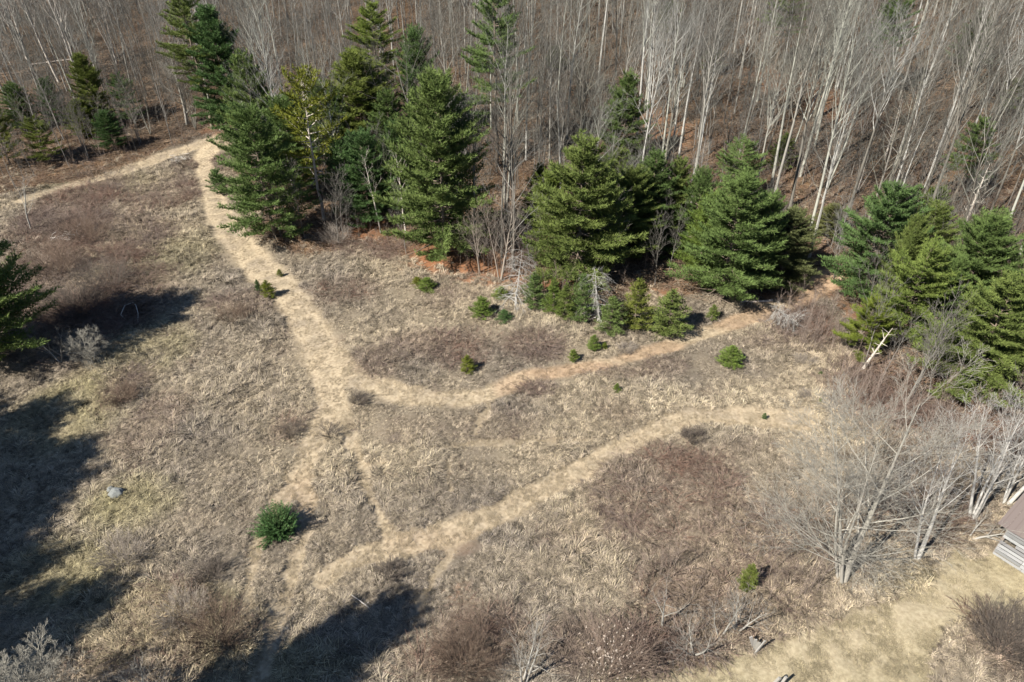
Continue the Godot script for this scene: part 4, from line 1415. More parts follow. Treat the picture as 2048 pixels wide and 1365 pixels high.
# ---------------------------------------------------------------- mesh collector
class Shape:
	var v := PackedVector3Array()
	var n := PackedVector3Array()
	var c := PackedColorArray()
	var ix := PackedInt32Array()

	func tri(a: Vector3, b: Vector3, d: Vector3, col: Color) -> void:
		var nn := (d - a).cross(b - a).normalized()
		var k := v.size()
		v.append(a); v.append(b); v.append(d)
		n.append(nn); n.append(nn); n.append(nn)
		c.append(col); c.append(col); c.append(col)
		ix.append(k); ix.append(k + 1); ix.append(k + 2)

	func quad(a: Vector3, b: Vector3, d: Vector3, e: Vector3, col: Color) -> void:
		tri(a, b, d, col)
		tri(a, d, e, col)

	func box(t: Transform3D, s: Vector3, col: Color) -> void:
		var h := s * 0.5
		var p: Array[Vector3] = []
		for k in 8:
			p.append(t * Vector3(h.x if k & 1 else -h.x, h.y if k & 2 else -h.y, h.z if k & 4 else -h.z))
		var o := t.origin
		for f in [[0, 1, 3, 2], [4, 5, 7, 6], [0, 1, 5, 4], [2, 3, 7, 6], [0, 2, 6, 4], [1, 3, 7, 5]]:
			var a := p[f[0]]
			var b := p[f[1]]
			var d := p[f[2]]
			var e := p[f[3]]
			if (d - a).cross(b - a).dot((a + d) * 0.5 - o) < 0.0:
				quad(a, e, d, b, col)
			else:
				quad(a, b, d, e, col)

	# a bent, tapering branch: rings round each point, closed by its last point
	func tube(pts: PackedVector3Array, radii: PackedFloat32Array, sides: int, col: Color, tip: Color) -> void:
		var m := pts.size()
		var k0 := v.size()
		for i in m:
			var d := (pts[mini(i + 1, m - 1)] - pts[maxi(i - 1, 0)]).normalized()
			var a := d.cross(Vector3.RIGHT if absf(d.x) < 0.8 else Vector3.FORWARD).normalized()
			var b := d.cross(a)
			var cc := col.lerp(tip, float(i) / float(m - 1))
			for s in sides:
				var w := TAU * s / sides
				var o := a * cos(w) + b * sin(w)
				v.append(pts[i] + o * radii[i])
				n.append(o)
				c.append(cc)
		for i in m - 1:
			for s in sides:
				var p := k0 + i * sides + s
				var q := k0 + i * sides + (s + 1) % sides
				ix.append(p); ix.append(p + sides); ix.append(q)
				ix.append(q); ix.append(p + sides); ix.append(q + sides)

	func mesh() -> ArrayMesh:
		var a := []
		a.resize(Mesh.ARRAY_MAX)
		a[Mesh.ARRAY_VERTEX] = v
		a[Mesh.ARRAY_NORMAL] = n
		a[Mesh.ARRAY_COLOR] = c
		a[Mesh.ARRAY_INDEX] = ix
		var m := ArrayMesh.new()
		m.add_surface_from_arrays(Mesh.PRIMITIVE_TRIANGLES, a)
		return m

# ---------------------------------------------------------------- naming and placing
var taken := {}

func numbered(called: String) -> String:
	var k: int = taken.get(called, 0)
	taken[called] = k + 1
	return called if k == 0 else "%s_%03d" % [called, k]

func tag(o: Node3D, label: String, category := "", group := "", kind := "") -> Node3D:
	o.set_meta("label", label)
	if category: o.set_meta("category", category)
	if group: o.set_meta("group", group)
	if kind: o.set_meta("kind", kind)
	return o

func thing(called: String, label: String, category: String, xf: Transform3D, group := "") -> Node3D:
	var o := Node3D.new()
	o.name = numbered(called)
	add_child(o)
	o.transform = xf
	tag(o, label, category, group)
	return o

func part(called: String, m: Mesh, mat: Material, parent: Node3D) -> MeshInstance3D:
	var o := MeshInstance3D.new()
	o.name = called
	o.mesh = m
	o.material_override = mat
	parent.add_child(o, true)
	return o

func top(called: String, m: Mesh, mat: Material, label: String, category := "", kind := "") -> MeshInstance3D:
	var o := MeshInstance3D.new()
	o.name = numbered(called)
	o.mesh = m
	o.material_override = mat
	add_child(o)
	tag(o, label, category, "", kind)
	return o

func scatter(called: String, m: Mesh, mat: Material, where: Array, tint: PackedColorArray, label: String) -> void:
	var mm := MultiMesh.new()
	mm.transform_format = MultiMesh.TRANSFORM_3D
	mm.use_colors = true
	mm.mesh = m
	mm.instance_count = where.size()
	for i in where.size():
		mm.set_instance_transform(i, where[i])
		mm.set_instance_color(i, tint[i])
	var o := MultiMeshInstance3D.new()
	o.name = numbered(called)
	o.multimesh = mm
	o.material_override = mat
	add_child(o)
	tag(o, label, "", "", "stuff")

# ---------------------------------------------------------------- the lie of the land
func hill(x: float, z: float) -> float:
	var s := (-z - (58.0 - 0.4 * x)) / 1.077
	var t := s - 8.0 * (1.0 - exp(-s / 8.0)) if s > 0.0 else 0.0
	var h := 0.2 * t if t < 130.0 else 26.0 + 30.0 * (1.0 - exp(-(t - 130.0) / 150.0))
	return h + 0.35 * sin(0.13 * x + 0.7) * sin(0.11 * z + 1.1) + 0.15 * sin(0.33 * x + 0.08 * z + 2.0) * sin(0.29 * z - 0.05 * x)

func on_ground(x: float, z: float, turn := 0.0, size := Vector3.ONE, sink := 0.05) -> Transform3D:
	return Transform3D(Basis(Vector3.UP, turn) * Basis.from_scale(size), Vector3(x, hill(x, z) - sink, z))

const GX0 := -62.0
const GZ0 := -96.0
const GS := 0.25
const GW := 500
const GH := 370
var lay := {}
var coarse := FastNoiseLite.new()
var fine := FastNoiseLite.new()
var rng := RandomNumberGenerator.new()

func layer(called: String) -> PackedFloat32Array:
	return lay[called]

func paint_line(a: PackedFloat32Array, rut: PackedFloat32Array, p: Array, strength: float) -> void:
	for i in p.size() - 1:
		var x0: float = p[i][0]
		var z0: float = p[i][1]
		var w0: float = p[i][2]
		var x1: float = p[i + 1][0]
		var z1: float = p[i + 1][1]
		var w1: float = p[i + 1][2]
		var r := maxf(w0, w1) + 0.8
		var d := Vector2(x1 - x0, z1 - z0)
		var l2 := maxf(d.length_squared(), 0.0001)
		for gz in range(maxi(0, int((minf(z0, z1) - r - GZ0) / GS)), mini(GH, int((maxf(z0, z1) + r - GZ0) / GS) + 1)):
			for gx in range(maxi(0, int((minf(x0, x1) - r - GX0) / GS)), mini(GW, int((maxf(x0, x1) + r - GX0) / GS) + 1)):
				var q := Vector2(GX0 + gx * GS - x0, GZ0 + gz * GS - z0)
				var t := clampf(q.dot(d) / l2, 0.0, 1.0)
				var w := lerpf(w0, w1, t)
				var wob := 0.42 * fine.get_noise_2d((q.x + x0) * 14.0, (q.y + z0) * 14.0)
				var u := ((q - d * t).length() + wob) / w
				var k := gz * GW + gx
				var two := clampf(1.0 - absf(u - 0.55) / 0.3, 0.0, 1.0)
				a[k] = maxf(a[k], strength * clampf((1.2 - u) / 0.55, 0.0, 1.0) * (0.72 + 0.28 * two))
				rut[k] = maxf(rut[k], strength * clampf(1.0 - absf(u - 0.62) / 0.25, 0.0, 1.0))

func paint_spots(a: PackedFloat32Array, p: Array) -> void:
	for e in p:
		var x: float = e[0]
		var z: float = e[1]
		var rx: float = e[2]
		var rz: float = e[3]
		var s: float = e[4]
		for gz in range(maxi(0, int((z - rz * 1.4 - GZ0) / GS)), mini(GH, int((z + rz * 1.4 - GZ0) / GS) + 1)):
			for gx in range(maxi(0, int((x - rx * 1.4 - GX0) / GS)), mini(GW, int((x + rx * 1.4 - GX0) / GS) + 1)):
				var qx := (GX0 + gx * GS - x) / rx
				var qz := (GZ0 + gz * GS - z) / rz
				var wob := 0.55 * coarse.get_noise_2d((GX0 + gx * GS) * 6.0 + 90.0, (GZ0 + gz * GS) * 6.0)
				var w := clampf((1.15 - sqrt(qx * qx + qz * qz) + wob) / 0.5, 0.0, 1.0)
				var k := gz * GW + gx
				a[k] = maxf(a[k], s * w)

func paint_area(a: PackedFloat32Array, p: Array, rough: float) -> void:
	var poly := PackedVector2Array()
	for e in p:
		poly.append(Vector2(e[0], e[1]))
	for gz in GH:
		for gx in GW:
			var x := GX0 + gx * GS
			var z := GZ0 + gz * GS
			var o := rough * coarse.get_noise_2d(x * 9.0, z * 9.0)
			var o2 := rough * coarse.get_noise_2d(x * 9.0 + 300.0, z * 9.0)
			if Geometry2D.is_point_in_polygon(Vector2(x + o, z + o2), poly):
				a[gz * GW + gx] = 1.0

func soften(a: PackedFloat32Array) -> void:
	for gz in range(1, GH - 1):
		for gx in range(1, GW - 1):
			var k := gz * GW + gx
			a[k] = (a[k] * 2.0 + a[k - 1] + a[k + 1] + a[k - GW] + a[k + GW]) / 6.0

func at(a: PackedFloat32Array, x: float, z: float, far_value := 0.0) -> float:
	var gx := int((x - GX0) / GS + 0.5)
	var gz := int((z - GZ0) / GS + 0.5)
	if gx < 0 or gz < 0 or gx >= GW or gz >= GH:
		return far_value
	return a[gz * GW + gx]

func wooded(x: float, z: float) -> float:
	return at(lay.woods, x, z, 1.0 if z < -62.0 + 0.4 * x or z < -60.0 else 0.0)

const STRAW := Color(0.375, 0.325, 0.25)
const STRAW_PALE := Color(0.46, 0.402, 0.305)
const STRAW_GREY := Color(0.245, 0.217, 0.185)
const MOSS := Color(0.33, 0.305, 0.175)
const BRAMBLE := Color(0.13, 0.098, 0.08)
const LITTER := Color(0.155, 0.102, 0.066)
const LITTER_GREY := Color(0.082, 0.07, 0.058)
const CLAY := Color(0.30, 0.15, 0.083)
const TRACK := Color(0.395, 0.335, 0.242)
const TRACK_RUT := Color(0.46, 0.39, 0.285)
const LANE := Color(0.33, 0.295, 0.20)

func grass_colour(x: float, z: float) -> Color:
	var a := coarse.get_noise_2d(x * 5.0, z * 5.0)
	var b := fine.get_noise_2d(x * 9.0, z * 9.0)
	var cl := STRAW.lerp(STRAW_GREY, clampf(0.42 + a * 1.2 + b * 0.55, 0.0, 1.0))
	cl = cl.lerp(STRAW_PALE, at(lay.pale, x, z) * clampf(0.8 + b, 0.0, 1.0))
	cl = cl.lerp(MOSS, at(lay.moss, x, z) * clampf(0.75 + 0.9 * a - 0.5 * b, 0.0, 1.0))
	return cl

func ground_colour(x: float, z: float) -> Color:
	var b := fine.get_noise_2d(x * 13.0, z * 13.0)
	var a := coarse.get_noise_2d(x * 4.0 + 50.0, z * 4.0)
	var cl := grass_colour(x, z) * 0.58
	cl = cl.lerp(BRAMBLE, at(lay.brush, x, z) * 0.7)
	var f := wooded(x, z)
	if f > 0.0:
		cl = cl.lerp(LITTER.lerp(LITTER_GREY, clampf(0.45 + a * 1.5 + b * 0.7 + at(lay.dull, x, z) * 0.5 + (0.3 if z < -90.0 and x < -30.0 else 0.0), 0.0, 1.0)), f)
	cl = cl.lerp(CLAY, at(lay.clay, x, z) * clampf(0.7 + b, 0.0, 1.0))
	cl = cl.lerp(LANE.lerp(STRAW_PALE * 0.85, clampf(0.25 + a * 1.2, 0.0, 0.7)), at(lay.lane, x, z))
	var t := at(lay.track, x, z)
	if t > 0.0:
		var tc := TRACK.lerp(TRACK_RUT, at(lay.rut, x, z)).lerp(STRAW_GREY, clampf(b * 0.8, 0.0, 0.4))
		cl = cl.lerp(tc.lerp(CLAY, at(lay.redtrack, x, z) * 0.4), t)
	cl.a = 1.0
	return cl

# ---------------------------------------------------------------- plants
var thinnest := 0.0105
var stocky := false

func wander(r: RandomNumberGenerator, amount: float) -> Vector3:
	return Vector3(r.randf_range(-1, 1), r.randf_range(-1, 1), r.randf_range(-1, 1)) * amount

# one branch and what grows from it; how[level] = [children, angle, share of length, first child at, bend, upward pull]
func grow(sh: Array, r: RandomNumberGenerator, p: Vector3, dir: Vector3, length: float, rad: float, level: int, how: Array, bark: Color, twig: Color) -> void:
	var last := level == how.size() - 1
	var segs: int = 8 if level == 0 else (4 if level == 1 else (2 if not last else 2))
	var h: Array = how[level]
	var pts := PackedVector3Array([p])
	var rr := PackedFloat32Array([rad])
	var d := dir
	for s in segs:
		d = (d + wander(r, h[4]) + Vector3.UP * h[5] / segs).normalized()
		pts.append(pts[s] + d * length / segs)
		rr.append(maxf(rad * (1.0 - 0.9 * float(s + 1) / segs), thinnest * 0.55))
	var out: Shape = sh[mini(level, sh.size() - 1)]
	out.tube(pts, rr, 7 if level == 0 else (5 if level == 1 else 3), bark if level < 2 else bark.lerp(twig, 0.6), bark.lerp(twig, 0.35) if level == 0 else twig)
	if last:
		return
	var kids: int = h[0]
	var around := r.randf() * TAU
	for k in kids:
		var f: float = lerpf(h[3], 0.98, (k + r.randf()) / kids)
		var fi := f * segs
		var i := mini(int(fi), segs - 1)
		var q := pts[i].lerp(pts[i + 1], fi - i)
		var ax := (pts[i + 1] - pts[i]).normalized()
		var side := ax.cross(Vector3.RIGHT if absf(ax.x) < 0.8 else Vector3.FORWARD).normalized()
		around += 2.4 + r.randf_range(-0.5, 0.5)
		side = side.rotated(ax, around)
		var an: float = h[1] * r.randf_range(0.75, 1.25)
		var nd := (ax * cos(an) + side * sin(an)).normalized()
		var ln: float = length * h[2] * r.randf_range(0.65, 1.25) * (1.15 - 0.55 * (f - h[3]) / (1.0 - h[3]))
		grow(sh, r, q, nd, ln, clampf(lerpf(rr[i], rr[i + 1], fi - i) * (0.42 if stocky and level == 0 else 0.55), thinnest, 1.0), level + 1, how, bark, twig)

func bare_tree(sd: int, height: float, rad: float, how: Array, bark: Color, twig: Color, stems := 1, spread := 0.0, lean := Vector3.ZERO) -> Array:
	var r := RandomNumberGenerator.new()
	r.seed = sd
	var trunks := []
	var crown := Shape.new()
	for s in stems:
		var w := TAU * (s + r.randf() * 0.6) / stems
		var o := Vector3(cos(w), 0, sin(w))
		var tr := Shape.new()
		grow([tr, crown], r, o * rad * (0.9 if stems > 1 else 0.0), (Vector3.UP + o * spread * r.randf_range(0.5, 1.1) + lean).normalized(), height * (1.0 if s == 0 else r.randf_range(0.7, 1.0)), rad * (1.0 if s == 0 else r.randf_range(0.5, 0.85)), 0, how, bark, twig)
		trunks.append(tr.mesh())
	return [trunks, crown.mesh()]

func blade_tuft(sh: Shape, r: RandomNumberGenerator, p: Vector3, d: Vector3, count: int, length: float, width: float, col: Color, dark: Color) -> void:
	for k in count:
		var e := (d + wander(r, 0.75)).normalized()
		var w := e.cross(wander(r, 1.0) + Vector3.UP * 0.6).normalized() * width
		var l := length * r.randf_range(0.65, 1.2)
		sh.tri(p - w, p + w, p + e * l, dark.lerp(col, r.randf()))

# a conifer: trunk, tiers of boughs, and sprays of needles along each bough
func conifer(sd: int, height: float, radius: float, bottom: float, gap: float, per: int, tuft: Array, droop: float, round_top: float, gaps := 0.12) -> Array:
	var r := RandomNumberGenerator.new()
	r.seed = sd
	var trunk := Shape.new()
	var boughs := Shape.new()
	var leaf := Shape.new()
	var pts := PackedVector3Array()
	var rr := PackedFloat32Array()
	var tw := height * 0.014
	for s in 9:
		pts.append(Vector3(r.randf_range(-1, 1) * tw * 0.6, height * s / 8.0, r.randf_range(-1, 1) * tw * 0.6) if s else Vector3.ZERO)
		rr.append(tw * (1.0 - s / 8.2))
	var bark := Color(0.44, 0.40, 0.36)
	trunk.tube(pts, rr, 7, bark, bark)
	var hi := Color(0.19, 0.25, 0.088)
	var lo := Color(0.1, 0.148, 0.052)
	var y := height * bottom
	var turn := r.randf() * TAU
	while y < height * 0.985:
		var f := (y / height - bottom) / (1.0 - bottom)
		var shape := 1.28 * pow(1.0 - f, round_top) * (0.66 + 0.34 * smoothstep(0.0, 0.22, f))
		for b in per:
			turn += TAU / per + r.randf_range(-0.35, 0.35)
			if r.randf() < gaps:
				continue
			var len := radius * shape * r.randf_range(0.62, 1.2) + height * 0.012
			var up := lerpf(-droop, 0.75, f * f) + r.randf_range(-0.12, 0.12)
			var d := Vector3(cos(turn), up, sin(turn)).normalized()
			var p := Vector3(0, y + r.randf_range(-0.65, 0.65) * gap, 0)
			var bp := PackedVector3Array([p])
			var br := PackedFloat32Array([0.012 * len + 0.008])
			var nseg := 5
			for s in nseg:
				d = (d + Vector3.UP * 0.1 + wander(r, 0.1)).normalized()
				bp.append(bp[s] + d * len / nseg)
				br.append(br[0] * (1.0 - 0.85 * (s + 1) / nseg))
			boughs.tube(bp, br, 3, bark, bark)
			if f < 0.1 and r.randf() < 0.55:
				continue
			var tone := r.randf()
			var step: float = tuft[0]
			var along := len * 0.22
			while along < len:
				var fi := along / len * nseg
				var i := mini(int(fi), nseg - 1)
				var q := bp[i].lerp(bp[i + 1], fi - i)
				var ax := (bp[i + 1] - bp[i]).normalized()
				var side := ax.cross(Vector3.UP).normalized()
				var reach: float = minf(len * 0.34, 1.1) * (1.0 - 0.6 * along / len) + step * 0.4
				for sgn in [-1.0, 1.0]:
					var e: Vector3 = (ax * 0.75 + side * sgn * r.randf_range(0.5, 1.0) + Vector3.UP * r.randf_range(-0.05, 0.28)).normalized()
					var k := 0.0
					while k < reach:
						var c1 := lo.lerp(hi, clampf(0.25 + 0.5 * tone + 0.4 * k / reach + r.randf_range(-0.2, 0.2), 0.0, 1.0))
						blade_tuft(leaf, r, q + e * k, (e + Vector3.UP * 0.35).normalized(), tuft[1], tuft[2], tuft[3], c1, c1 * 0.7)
						k += step
				along += step
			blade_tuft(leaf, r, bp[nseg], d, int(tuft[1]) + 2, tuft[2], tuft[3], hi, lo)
		y += gap * r.randf_range(0.75, 1.25) * (1.0 - 0.45 * f)
	blade_tuft(leaf, r, Vector3(0, height, 0), Vector3.UP, 8, tuft[2], tuft[3], hi, lo)
	return [trunk.mesh(), boughs.mesh(), leaf.mesh()]

func leafy_bush(sd: int, height: float, radius: float) -> Array:
	var r := RandomNumberGenerator.new()
	r.seed = sd
	var stem := Shape.new()
	var leaf := Shape.new()
	var lump := FastNoiseLite.new()
	lump.seed = sd
	lump.frequency = 0.9
	for k in 420:
		var d := Vector3(r.randfn(), absf(r.randfn()) * 0.9 + 0.05, r.randfn()).normalized()
		var tip := Vector3(d.x * radius, 0.12 + d.y * height, d.z * radius) * r.randf_range(0.62, 1.12) * (1.0 + 0.55 * lump.get_noise_3dv(d))
		var mid := tip * 0.5 + wander(r, 0.1)
		stem.tube(PackedVector3Array([Vector3(d.x, 0, d.z) * 0.08, mid, tip]), PackedFloat32Array([0.02, 0.012, 0.005]), 3, Color(0.12, 0.1, 0.07), Color(0.09, 0.1, 0.05))
		for s in 8:
			var f := 0.45 + 0.58 * s / 7.0
			blade_tuft(leaf, r, mid.lerp(tip, f * 2.0 - 1.0) if f > 0.5 else mid, (d + wander(r, 0.5)).normalized(), 6, 0.13, 0.016, Color(0.10, 0.19, 0.07), Color(0.05, 0.105, 0.035))
	return [stem.mesh(), leaf.mesh()]

func twig_shrub(sd: int, height: float, radius: float, stems: int, twig: Color) -> Mesh:
	var r := RandomNumberGenerator.new()
	r.seed = sd
	var sh := Shape.new()
	for k in stems:
		var w := r.randf() * TAU
		var o := Vector3(cos(w), 0, sin(w)) * radius * sqrt(r.randf()) * 0.45
		var d := (Vector3.UP + o * 2.8 / radius + wander(r, 0.35)).normalized()
		grow([sh], r, o, d, height * r.randf_range(0.6, 1.1), 0.014, 2, [[], [], [5, 0.5, 0.55, 0.25, 0.12, 0.15], [3, 0.5, 0.55, 0.3, 0.15, 0.1], [0, 0.0, 0.0, 0.0, 0.15, 0.0]], twig, twig)
	return sh.mesh()

func bramble_clump(sd: int) -> Mesh:
	var r := RandomNumberGenerator.new()
	r.seed = sd
	var sh := Shape.new()
	for k in 16:
		var w := r.randf() * TAU
		var o := Vector3(cos(w), 0, sin(w))
		var p := o * r.randf() * 0.35
		var len := r.randf_range(0.5, 1.15)
		var pts := PackedVector3Array([p])
		var rr := PackedFloat32Array([0.010])
		var d := (Vector3.UP * 1.5 + o.rotated(Vector3.UP, r.randf_range(-1, 1)) + wander(r, 0.4)).normalized()
		for s in 3:
			d = (d + Vector3.DOWN * 0.32 + wander(r, 0.25)).normalized()
			pts.append(pts[s] + d * len / 3.0)
			rr.append(0.009 - 0.002 * s)
		var g := r.randf_range(0.6, 1.0)
		sh.tube(pts, rr, 3, Color(g, g, g), Color(g, g, g))
		for b in 2:
			var q := pts[1 + b]
			sh.tube(PackedVector3Array([q, q + (d + wander(r, 0.9)).normalized() * r.randf_range(0.15, 0.4)]), PackedFloat32Array([0.007, 0.004]), 3, Color(g, g, g), Color(g, g, g))
	return sh.mesh()

func grass_tuft(sd: int, blades: int, length: float, width: float, flat: float) -> Mesh:
	var r := RandomNumberGenerator.new()
	r.seed = sd
	var sh := Shape.new()
	for k in blades:
		var d := (Vector3(1.0, 0.55 - flat * 0.35, 0.0) + Vector3(r.randf_range(-0.9, 0.5), r.randf_range(-0.1, 0.5 - 0.3 * flat), r.randf_range(-0.8, 0.8))).normalized()
		var p := Vector3(r.randf_range(-0.1, 0.1), -0.02, r.randf_range(-0.1, 0.1))
		var l := length * r.randf_range(0.55, 1.25)
		var w := d.cross(Vector3.UP).normalized() * width * r.randf_range(0.7, 1.3)
		var g := r.randf_range(0.55, 1.0)
		var cl := Color(g, g * r.randf_range(0.95, 1.0), g * r.randf_range(0.88, 1.0))
		var m := p + (d + Vector3.UP * 0.35).normalized() * l * 0.5
		var e := m + (d + Vector3.DOWN * (0.3 + 0.3 * flat)).normalized() * l * 0.5
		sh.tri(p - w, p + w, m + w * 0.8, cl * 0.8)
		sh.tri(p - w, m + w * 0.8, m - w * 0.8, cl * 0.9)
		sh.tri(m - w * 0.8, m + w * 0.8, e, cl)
	return sh.mesh()

func vertex_material(rough := 0.9, tint := Color.WHITE) -> StandardMaterial3D:
	var m := StandardMaterial3D.new()
	m.vertex_color_use_as_albedo = true
	m.albedo_color = tint.linear_to_srgb()
	m.roughness = rough
	m.metallic_specular = 0.25
	return m

func noise_picture(sd: int, freq: float, dark: float, octaves: int) -> NoiseTexture2D:
	var nz := FastNoiseLite.new()
	nz.seed = sd
	nz.frequency = freq
	nz.fractal_octaves = octaves
	var t := NoiseTexture2D.new()
	t.width = 1024
	t.height = 1024
	t.seamless = true
	t.noise = nz
	var g := Gradient.new()
	g.set_color(0, Color(dark, dark * 0.98, dark * 0.95))
	g.set_color(1, Color(1, 1, 1))
	t.color_ramp = g
	return t

func in_sight(x: float, z: float, wide := 6.0) -> bool:
	var h := hill(x, z)
	var dy := h - 30.0
	var depth := -z * 0.8192 - dy * 0.5736
	if depth < 5.0:
		return false
	var up := dy * 0.8192 - z * 0.5736
	return absf(x) < depth * 0.75 + wide and up > -depth * 0.5 - wide * 0.7 and up < depth * 0.52 + wide

func lay_down(x: float, z: float, x2: float, z2: float, lift: float) -> Transform3D:
	# an upright thing laid along the ground from one place towards another
	var a := Vector3(x, hill(x, z) + lift, z)
	var b := Vector3(x2, hill(x2, z2) + lift, z2)
	var y := (b - a).normalized()
	var s := y.cross(Vector3.UP).normalized()
	return Transform3D(Basis(s, y, s.cross(y)), a)

# ================================================================
func _ready() -> void:
	var cam := Camera3D.new()
	cam.name = "camera"
	cam.fov = 53.13
	cam.far = 2000.0
	cam.position = Vector3(0, 30, 0)
	cam.rotation_degrees = Vector3(-35, 0, 0)
	add_child(cam)
	cam.current = true
	var env := Environment.new()
	var sky := Sky.new()
	var sm := ProceduralSkyMaterial.new()
	sm.sky_top_color = Color(0.38, 0.49, 0.66)
	sm.sky_horizon_color = Color(0.66, 0.75, 0.85)
	sm.sky_curve = 0.16
	sm.ground_bottom_color = Color(0.22, 0.19, 0.15)
	sm.ground_horizon_color = Color(0.5, 0.5, 0.48)
	sky.sky_material = sm
	env.background_mode = Environment.BG_SKY
	env.sky = sky
	env.background_energy_multiplier = 0.42
	env.tonemap_mode = Environment.TONE_MAPPER_LINEAR
	env.tonemap_exposure = 2.35
	env.sdfgi_enabled = true
	env.ssao_enabled = true
	env.ssil_enabled = true
	var we := WorldEnvironment.new()
	we.name = "world_environment"
	we.environment = env
	add_child(we)
	var sun := DirectionalLight3D.new()
	sun.name = "sun"
	sun.light_energy = 1.6
	sun.light_color = Color(1.0, 0.965, 0.91)
	sun.light_angular_distance = 0.5
	sun.shadow_enabled = true
	add_child(sun)
	sun.look_at_from_position(Vector3.ZERO, Vector3(0.585, -0.67, -0.46))

	coarse.seed = 5
	coarse.frequency = 0.01
	coarse.fractal_octaves = 4
	fine.seed = 11
	fine.frequency = 0.02
	fine.fractal_octaves = 3
	for k in ["track", "rut", "brush", "woods", "clay", "moss", "pale", "lane", "redtrack", "dull"]:
		var a := PackedFloat32Array()
		a.resize(GW * GH)
		lay[k] = a
	paint_area(lay.woods, WOODS, 2.2)
	soften(lay.woods)
	soften(lay.woods)
	paint_area(lay.lane, LANE_AREA, 1.2)
	soften(lay.lane)
	for t in TRACKS:
		paint_line(lay.track, lay.rut, t[1], t[0])
	paint_spots(lay.brush, BRUSH)
	paint_spots(lay.clay, CLAY_SPOTS)
	paint_spots(lay.moss, MOSS_SPOTS)
	paint_spots(lay.pale, PALE_SPOTS)
	paint_spots(lay.redtrack, RED_SPOTS)
	paint_spots(lay.dull, DULL_SPOTS)

	build_ground()
	build_grass()
	build_brush()
	build_pines()
	build_woods()
	build_single_trees()
	build_shrubs()
	build_small_things()
	build_shed()

func spaced(lo: float, a: float, b: float, hi: float, step: float) -> PackedFloat32Array:
	var out := PackedFloat32Array()
	var left := PackedFloat32Array()
	var s := step
	var x := a
	while x > lo:
		s *= 1.09
		x -= s
		left.append(x)
	left.reverse()
	out.append_array(left)
	x = a
	while x < b:
		out.append(x)
		x += step
	s = step
	while x < hi:
		out.append(x)
		s *= 1.09
		x += s
	return out

func build_ground() -> void:
	var xs := spaced(-420.0, -46.0, 42.0, 420.0, 0.25)
	var zs := spaced(-620.0, -80.0, -12.0, 90.0, 0.25)
	var w := xs.size()
	var h := zs.size()
	var v := PackedVector3Array()
	var c := PackedColorArray()
	var u := PackedVector2Array()
	v.resize(w * h)
	c.resize(w * h)
	u.resize(w * h)
	for j in h:
		for i in w:
			var x := xs[i]
			var z := zs[j]
			var y := hill(x, z)
			var t := at(lay.track, x, z)
			var rough := 0.11 * fine.get_noise_2d(x * 22.0, z * 22.0) + 0.16 * fine.get_noise_2d(x * 5.0, z * 5.0)
			y += rough * (1.0 - 0.75 * t) - 0.05 * t - 0.03 * at(lay.rut, x, z)
			var k := j * w + i
			v[k] = Vector3(x, y, z)
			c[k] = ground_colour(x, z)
			u[k] = Vector2(x, z) / 8.3
	var n := PackedVector3Array()
	n.resize(w * h)
	for j in h:
		for i in w:
			var k := j * w + i
			var dx := v[k + (1 if i < w - 1 else 0)] - v[k - (1 if i > 0 else 0)]
			var dz := v[k + (w if j < h - 1 else 0)] - v[k - (w if j > 0 else 0)]
			n[k] = dz.cross(dx).normalized()
	var parts := {"ground": PackedInt32Array(), "forest_floor": PackedInt32Array(), "dirt_track": PackedInt32Array(), "mown_path": PackedInt32Array()}
	for j in h - 1:
		for i in w - 1:
			var k := j * w + i
			var x := (xs[i] + xs[i + 1]) * 0.5
			var z := (zs[j] + zs[j + 1]) * 0.5
			var to := "ground"
			if at(lay.track, x, z) > 0.45: to = "dirt_track"
			elif at(lay.lane, x, z) > 0.5: to = "mown_path"
			elif wooded(x, z) > 0.5: to = "forest_floor"
			var ix: PackedInt32Array = parts[to]
			ix.append(k); ix.append(k + 1); ix.append(k + w)
			ix.append(k + 1); ix.append(k + w + 1); ix.append(k + w)
	var soil := vertex_material(0.95)
	soil.albedo_texture = noise_picture(3, 0.03, 0.8, 6)
	soil.heightmap_enabled = false
	var labels := {
		"ground": "sloping hillside field of dry matted straw grass between woods", "forest_floor": "rusty brown leaf litter under the bare hillside woods",
		"dirt_track": "pale worn vehicle tracks crossing the dry field", "mown_path": "short mown tan grass strip beside the old shed",
	}
	for nm in parts:
		var ix: PackedInt32Array = parts[nm]
		var map := {}
		var pv := PackedVector3Array()
		var pn := PackedVector3Array()
		var pc := PackedColorArray()
		var pu := PackedVector2Array()
		var pi := PackedInt32Array()
		for k in ix:
			if not map.has(k):
				map[k] = pv.size()
				pv.append(v[k]); pn.append(n[k]); pc.append(c[k]); pu.append(u[k])
			pi.append(map[k])
		var a := []
		a.resize(Mesh.ARRAY_MAX)
		a[Mesh.ARRAY_VERTEX] = pv
		a[Mesh.ARRAY_NORMAL] = pn
		a[Mesh.ARRAY_COLOR] = pc
		a[Mesh.ARRAY_TEX_UV] = pu
		a[Mesh.ARRAY_INDEX] = pi
		var m := ArrayMesh.new()
		m.add_surface_from_arrays(Mesh.PRIMITIVE_TRIANGLES, a)
		top(nm, m, soil, labels[nm], "", "structure")

